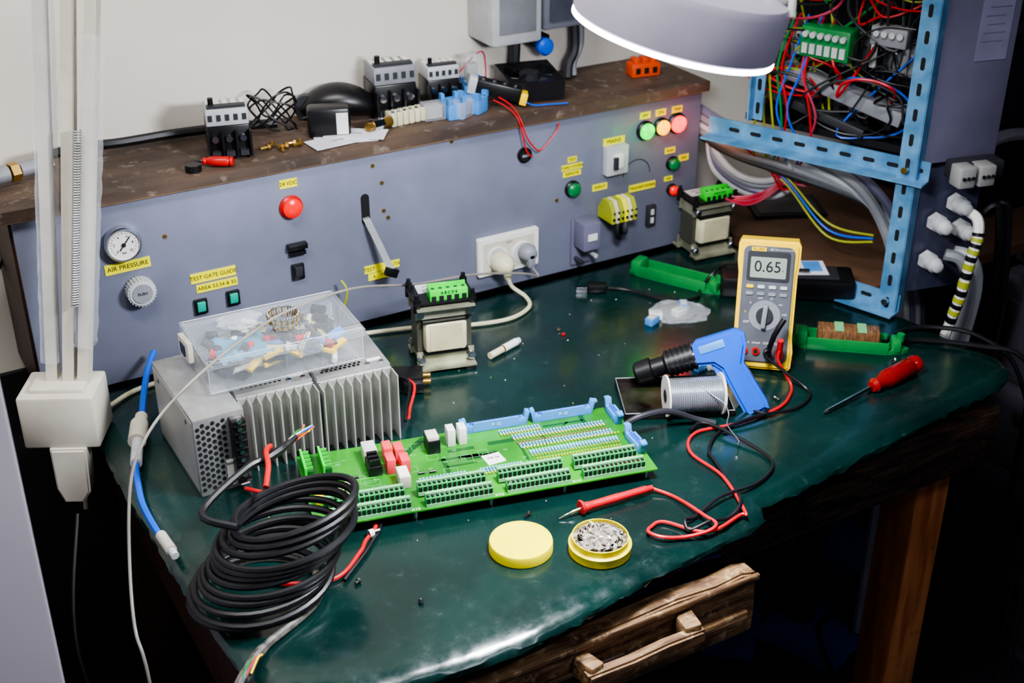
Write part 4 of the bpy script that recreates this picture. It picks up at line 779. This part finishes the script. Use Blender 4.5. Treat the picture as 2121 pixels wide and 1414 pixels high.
for r_,(z,) in enumerate(((.055,),(.145,),(.25,),(.35,),(.44,))):
    g=G(); g.box((.16,-.132,z),(.33,.008,.03),GRY)
    for k in range(24):
        m_=random.choice((DGR,DGR,GRY,BLK,BLK,BLK,BLK)) if r_!=1 else random.choice((LGR,GRY,GRP,GRY,DGR))
        g.box((.01+k*.0132,-.108,z),(.0115,.045,random.choice((.04,.05,.055))),m_,bev=.001); g.cyl((.01+k*.0132,-.084,z+.012),.003,.003,CHR,'Y',seg=8)
    g.obj('terminal_row',cu,label='row of rail-mounted terminals')
G().box((.16,-.060,.085),(.22,.035,.024),GRY,rot=(0,-12,0),bev=.002).obj('cable_duct',cu); G().box((.20,-.055,.045),(.18,.025,.016),DGR,rot=(0,-12,0),bev=.002).obj('cable_duct',cu)
g=G(); g.box((.19,-.050,.165),(.085,.04,.050),GRP,bev=.003)
for k in range(6): g.cyl((.157+k*.013,-.027,.178),.005,.008,LGR,'Y',seg=10); g.box((.157+k*.013,-.028,.155),(.009,.004,.016),LGR)
g.obj('green_connector',cu,label='green connector with white screw terminals')
g=G(); g.box((.09,-.055,.19),(.06,.03,.03),GRY,bev=.003)
for k in range(4): g.cyl((.070+k*.013,-.038,.195),.005,.006,LGR,'Y',seg=10)
g.obj('relay_block',cu,label='grey relay block')
wc=[REDW,PNK,BLKR,YGR,YGR,GRP,BLU,BLKR,BLKR,DGR,REDW,DGR,BLKR]
for k in range(38):
    m_=random.choice(wc); x=random.uniform(.01,.31); z=random.uniform(.06,.44); n_=random.choice((5,6,7)); a0=random.uniform(0,6.28); rr_=random.uniform(.03,.075); cx=min(.25,max(.07,x+random.uniform(-.07,.07))); cz=max(.07,z-random.uniform(-.02,.12)); dy=random.uniform(-.07,-.015)
    P=[(x,-.085,z)]+[(min(.325,max(.0,cx+rr_*math.cos(a0+i*.7)*1.2)),dy+.012*math.sin(i+a0),max(.012,cz+rr_*.8*math.sin(a0+i*.7))) for i in range(n_)]+[(min(.32,max(.0,x+random.uniform(-.12,.12))),-.085,random.uniform(.04,.4))]
    G().tube(P,random.choice((.0016,.0020,.0025)),m_,seg=6,sub=5).obj('wire',cu,label='coloured hook-up wire')
for k in range(9):
    x=.24+random.uniform(-.05,.07); m_=[REDW,YGR,BLU,YGR,GRP,REDW,BLU,PNK,YGR][k]
    G().tube([(x,-.06,.20),(x+.01,-.03,.12),(x+random.uniform(-.03,.03),-.02,.05),(x+random.uniform(-.02,.03),-.03,-.01),(x+.01,-.05,-.05)],.002,m_,seg=6,sub=5).obj('wire',cu,label='coloured hook-up wire')
ed=thing('enclosure','mauve-grey steel enclosure with printed sheet beside the rack post','enclosure',M=frame((1.525,1.352,1.008),(.117,-.028,0),(0,0,1)))
G().box((.062,.012,.30),(.128,.024,.60),MAU,bev=.002).obj('door_panel',ed); G().box((.085,-.0005,.33),(.055,.001,.34),mat('printed sheet','#77758e',.5)).obj('printed_sheet',ed)
g=G()
for k in range(22): g.box((.085+random.uniform(-.006,.006),-.0013,.19+k*.013),(random.uniform(.02,.045),.0003,.0015),MAU)
g.obj('print_lines',ed)
gp=thing('gland_plate','clear plate with white cable glands below the enclosure','gland plate',M=frame((1.525,1.352,.78),(.117,-.028,0),(0,0,1)))
G().box((.055,.030,.11),(.12,.05,.215),mat('smoky acrylic','#464a60',.15,alpha=.7),bev=.002).obj('plate',gp)
for x,z in ((.035,.128),(.066,.158),(.030,.062),(.082,.112)):
    g=G(); g.cyl((x,-.006,z),.016,.014,LGR,'Y',seg=6,bev=.001); g.cyl((x,-.020,z),.013,.016,LGR,'Y',seg=16); g.lathe((x,-.028,z),[(.012,0),(.009,.010),(.006,.012)],LGR,axis='Y'); g.obj('cable_gland',gp)
g=G(); g.box((.075,-.022,.222),(.085,.035,.030),DGR,bev=.003); g.obj('connector_hood',gp)
for x in (.04,.075): 
    g=G(); g.box((x,-.045,.222),(.028,.03,.034),ALU,bev=.003)
    for q in range(3): g.cyl((x-.008+q*.008,-.061,.222),.003,.003,DRK,'Y',seg=8)
    g.obj('connector_hood',gp)
def rc(name,pts,r,m,lb): return cable(name,pts,r,m,lb)
SPR=[(1.590,1.315,.932),(1.593,1.290,.925),(1.588,1.278,.90),(1.578,1.276,.86),(1.572,1.278,.80),(1.568,1.285,.75),(1.572,1.30,.66),(1.58,1.31,.4),(1.58,1.31,.01)]
rc('conduit',SPR,.0085,WHT,'white spiral-wrapped cable dropping from the glands')
g=G(); Q_=catmull(SPR,12)[22:62]
for k in range(0,40,3):
    p,q=Q_[k],Q_[min(k+2,39)]
    if k<39: g.tube([p,q],.0096,[BLK,YGR][(k//3)%2],sub=1,seg=12)
g.obj('spiral_wrap',label='black and yellow spiral wrap on the white cable',cat='cable wrap')
for k,(x,m_,r_) in enumerate(((1.60,GRY,.010),(1.62,LGR,.011),(1.665,BLKR,.007),(1.685,BLKR,.006))):
    rc('conduit',[(x-.02,1.33,.85 if k<2 else .90),(x,1.31,.84 if k<2 else .92),(x+.02,1.305,.78),(x+.025,1.32,.62),(x+.03,1.33,.3),(x+.03,1.34,.01)],r_,m_,'grey conduit dropping behind the bench' if k<2 else 'black cable dropping behind the bench')
cb=thing('cable_bundle','bundle of grey cables sagging below the rack beam','cable bundle',(1.46,1.60,.95)); o_=Vector((1.46,1.60,.95))
for k,(dz,m_,r_) in enumerate(((0,GRY,.010),(-.014,LGR,.009),(.012,MAU,.008),(-.026,GRY,.008),(-.036,DGR,.007))):
    j=.014*k
    G().tube([Vector(p)-o_ for p in ((1.405,1.80,.990+dz),(1.428,1.70,.968+dz),(1.475,1.60,.962+dz*1.2),(1.53+j*.4,1.50,.925+dz),(1.562+j,1.445,.85+dz*.5),(1.570+j,1.415,.76),(1.575+j,1.39,.60),(1.585+j,1.39,.01))],r_,m_,sub=8).obj('cable',cb,label='grey sheathed cable')
G().lathe((0,0,0),[(.024,-.003),(.027,0),(.024,.003)],WHT,axis='Y',rot=(0,0,25)).obj('cable_tie',cb,loc=(.018,-.005,.004))
for k in range(4):
    G().tube([Vector(p)-o_ for p in ((1.415,1.76,.985),(1.42-.0*k,1.74,.93-k*.012),(1.445+.01*k,1.70,.89-k*.014),(1.485+.012*k,1.66,.885-k*.010),(1.515+.01*k,1.63,.92),(1.52+.01*k,1.60,.960))],.006,(LGR,GRY,MAU,LGR)[k],sub=8).obj('looped_cable',cb,label='pale grey looped cable')
random.seed(9)
for k,m_ in enumerate((PNK,REDW,PNK,REDW,PNK,YGR,BLU,YGR,REDW)):
    j=.006*k
    G().tube([Vector(p)-o_ for p in ([(1.42,1.68,.985-j*.5),(1.455,1.64,.94-j*.3),(1.485,1.62,.90-j*.4),(1.515,1.59,.895+j*.6),(1.505,1.57,.945),(1.53,1.52,.985)] if k<5 or k==8 else [(1.44,1.68,.97-j),(1.48,1.62,.94-j),(1.52,1.54,.90-j*2),(1.55,1.46,.87-j)])],.0021,m_,sub=8).obj('wire',cb,label='pink and red wire' if k<5 else 'coloured wire')
for k in range(5):
    G().tube([Vector(p)-o_ for p in [(1.402,1.695-.004*k,.860),(1.44,1.665,.862-.004*k),(1.48,1.65,.875-.003*k),(1.515+.004*k,1.62,.92)]],.0023,(PNK,REDW)[k%2],sub=8).obj('wire',cb,label='pink wire leading to the transformer')
# ================= RIGHT SIDE TABLE + CLUTTER
sd=thing('side_table','brown board-topped side table behind the rack','table',(1.85,1.69,0))
G().box((0,0,.735),(.72,.48,.02),CARD).obj('top',sd)
for x in (-.33,.33):
    for y in (-.21,.21): G().box((x,y,.3625),(.04,.04,.725),NAVY).obj('leg',sd)
G().box((0,0,.004),(.14,.10,.008),BLK).box((0,0,.0085),(.12,.08,.001),mat('photo print','#101014',.15,hex2='#3a3640',scale=30)).obj('framed_print',label='dark framed print lying on the brown board',cat='picture',loc=(1.655,1.80,.745),rot=(0,0,-25))
ct=thing('tool_cabinet','dark grey metal drawer cabinet behind the bench','cabinet',(2.05,1.29,0))
GM=mat('grey purple steel','#44424e',.45)
G().box((0,-.05,.38),(.50,.26,.76),GM,bev=.004).obj('body',ct)
for k in range(4):
    G().box((-.2525,-.05,.12+k*.17),(.006,.23,.15),mat('drawer grey','#3a3842',.45),bev=.002).obj('drawer_front',ct); G().box((-.262,-.05,.16+k*.17),(.014,.10,.012),DRK).obj('handle',ct)
mc=thing('machine_housing','dark navy machine housing with pipes standing at the wall','machine',(2.12,1.74,.745)); G().box((0,0,.33),(.42,.34,.66),NAVY,bev=.01).obj('housing',mc)
G().box((-.215,0,.30),(.008,.26,.30),DGR).cyl((-.225,-.05,.33),.04,.02,GRY,'X').obj('panel',mc)
for z,m_ in ((.45,GRY),(.36,DGR),(.16,GRY)): G().tube([(-.35,-.25,z),(-.2,-.2,z+.02),(0,-.19,z),(.25,-.19,z+.05)],.012,m_).obj('pipe',mc)
G().box((0,0,.025),(.10,.06,.05),DGR,bev=.004).box((-.02,-.031,.03),(.05,.002,.03),YEL).text('DANGER',(-.02,-.0325,.03),.010,INK).obj('labelled_box',label='dark box with orange-yellow warning label',cat='box',loc=(1.87,1.29,.7605),rot=(0,0,-30))
rc('conduit',[(1.66,1.25,.86),(1.70,1.22,.80),(1.69,1.2,.70),(1.70,1.2,.4),(1.70,1.2,.01)],.006,BLKR,'black cable hanging at the cabinet')
for k in range(6):
    x=1.45+.11*k; rc('floor_cable',[(x,1.3,.006),(x+.1,1.45+.05*math.sin(k),.006),(x+.3,1.4,.006),(x+.45,1.25+.1*math.cos(k),.006),(x+.5,1.0,.006)],.006,BLKR,'black cable trailing on the floor')
for k,(x,y,rz) in enumerate(((1.55,1.45,20),(1.7,1.62,-10),(1.38,1.58,45))):
    t=bmesh.new(); bmesh.ops.create_grid(t,x_segments=10,y_segments=8,size=.5)
    for v in t.verts: v.co.z=random.uniform(.001,.012); v.co.x*=.26; v.co.y*=.18
    g=G(); g._add(t,mat('blue floor sheet','#1c3c70',.5)); g.obj('sheet',label='crumpled blue sheet lying on the dark floor',cat='sheet',loc=(x,y,.0),rot=(0,0,rz),group='sheets on the floor')
cr_=thing('wooden_crate','dark wooden crate on the floor beside the bench','crate',(2.0,.90,0),rz=15)
for z in (.05,.16,.27): G().box((0,-.15,z),(.4,.015,.09),WOODD).obj('slat',cr_); G().box((-.2,0,z),(.015,.3,.09),WOODD).obj('slat',cr_)
G().box((0,0,.008),(.4,.3,.015),WOODD).obj('bottom',cr_)
# ================= LEFT CABINET
lc=thing('storage_cabinet','pale mauve-grey metal cabinet standing beside the bench','cabinet',(-.15,1.30,0))
G().box((0,0,.59),(.51,.42,1.18),CAB,bev=.004).obj('body',lc); G().box((-.035,-.214,.59),(.40,.010,1.13),CAB,bev=.003).obj('door',lc)

# ================= LIGHTS, WORLD, CAMERA
def area(name,loc,target,e,sx,sy,col):
    l=bpy.data.lights.new(name,'AREA'); l.shape='RECTANGLE'; l.size=sx; l.size_y=sy; l.energy=e; l.color=col
    o=bpy.data.objects.new(name,l); COL.objects.link(o); o.location=loc; o.rotation_euler=(Vector(target)-Vector(loc)).to_track_quat('-Z','Y').to_euler(); return o
area('ceiling_light',(.0,.9,2.62),(.35,1.9,.9),40,1.2,.3,(1,.98,.95))
area('ceiling_light',(1.4,-.2,2.6),(1.1,1.3,.6),11,1.2,.3,(.85,.87,1))
l=bpy.data.lights.new('lamp_light','AREA'); l.shape='DISK'; l.size=.17; l.energy=17; l.color=(.92,.95,1)
o=bpy.data.objects.new('lamp_light',l); COL.objects.link(o); M=frame(HC-nrm*.005,(.867,-.4985,-.25),nrm); o.matrix_world=M
w=bpy.data.worlds.new('w'); S.world=w; w.use_nodes=True; w.node_tree.nodes['Background'].inputs[0].default_value=(.36,.36,.52,1); w.node_tree.nodes['Background'].inputs[1].default_value=.26
try: S.view_settings.look='AgX - Medium High Contrast'
except Exception: pass
f=2700.0; th=math.atan(1458/2700.); yaw=math.radians(29.9)
R=Vector((math.cos(yaw),-math.sin(yaw),0)); Fh=Vector((math.sin(yaw),math.cos(yaw),0)); F=Fh*math.cos(th)+Vector((0,0,-math.sin(th))); U=R.cross(F)
cam=bpy.data.cameras.new('camera'); co=bpy.data.objects.new('camera',cam); COL.objects.link(co)
co.location=(0,0,1.736); co.rotation_euler=Matrix((R,U,-F)).transposed().to_euler(); cam.lens=f*36/2121; cam.sensor_width=36; cam.clip_start=.02
cam.dof.use_dof=True; cam.dof.focus_distance=1.72; cam.dof.aperture_fstop=5.6
S.camera=co
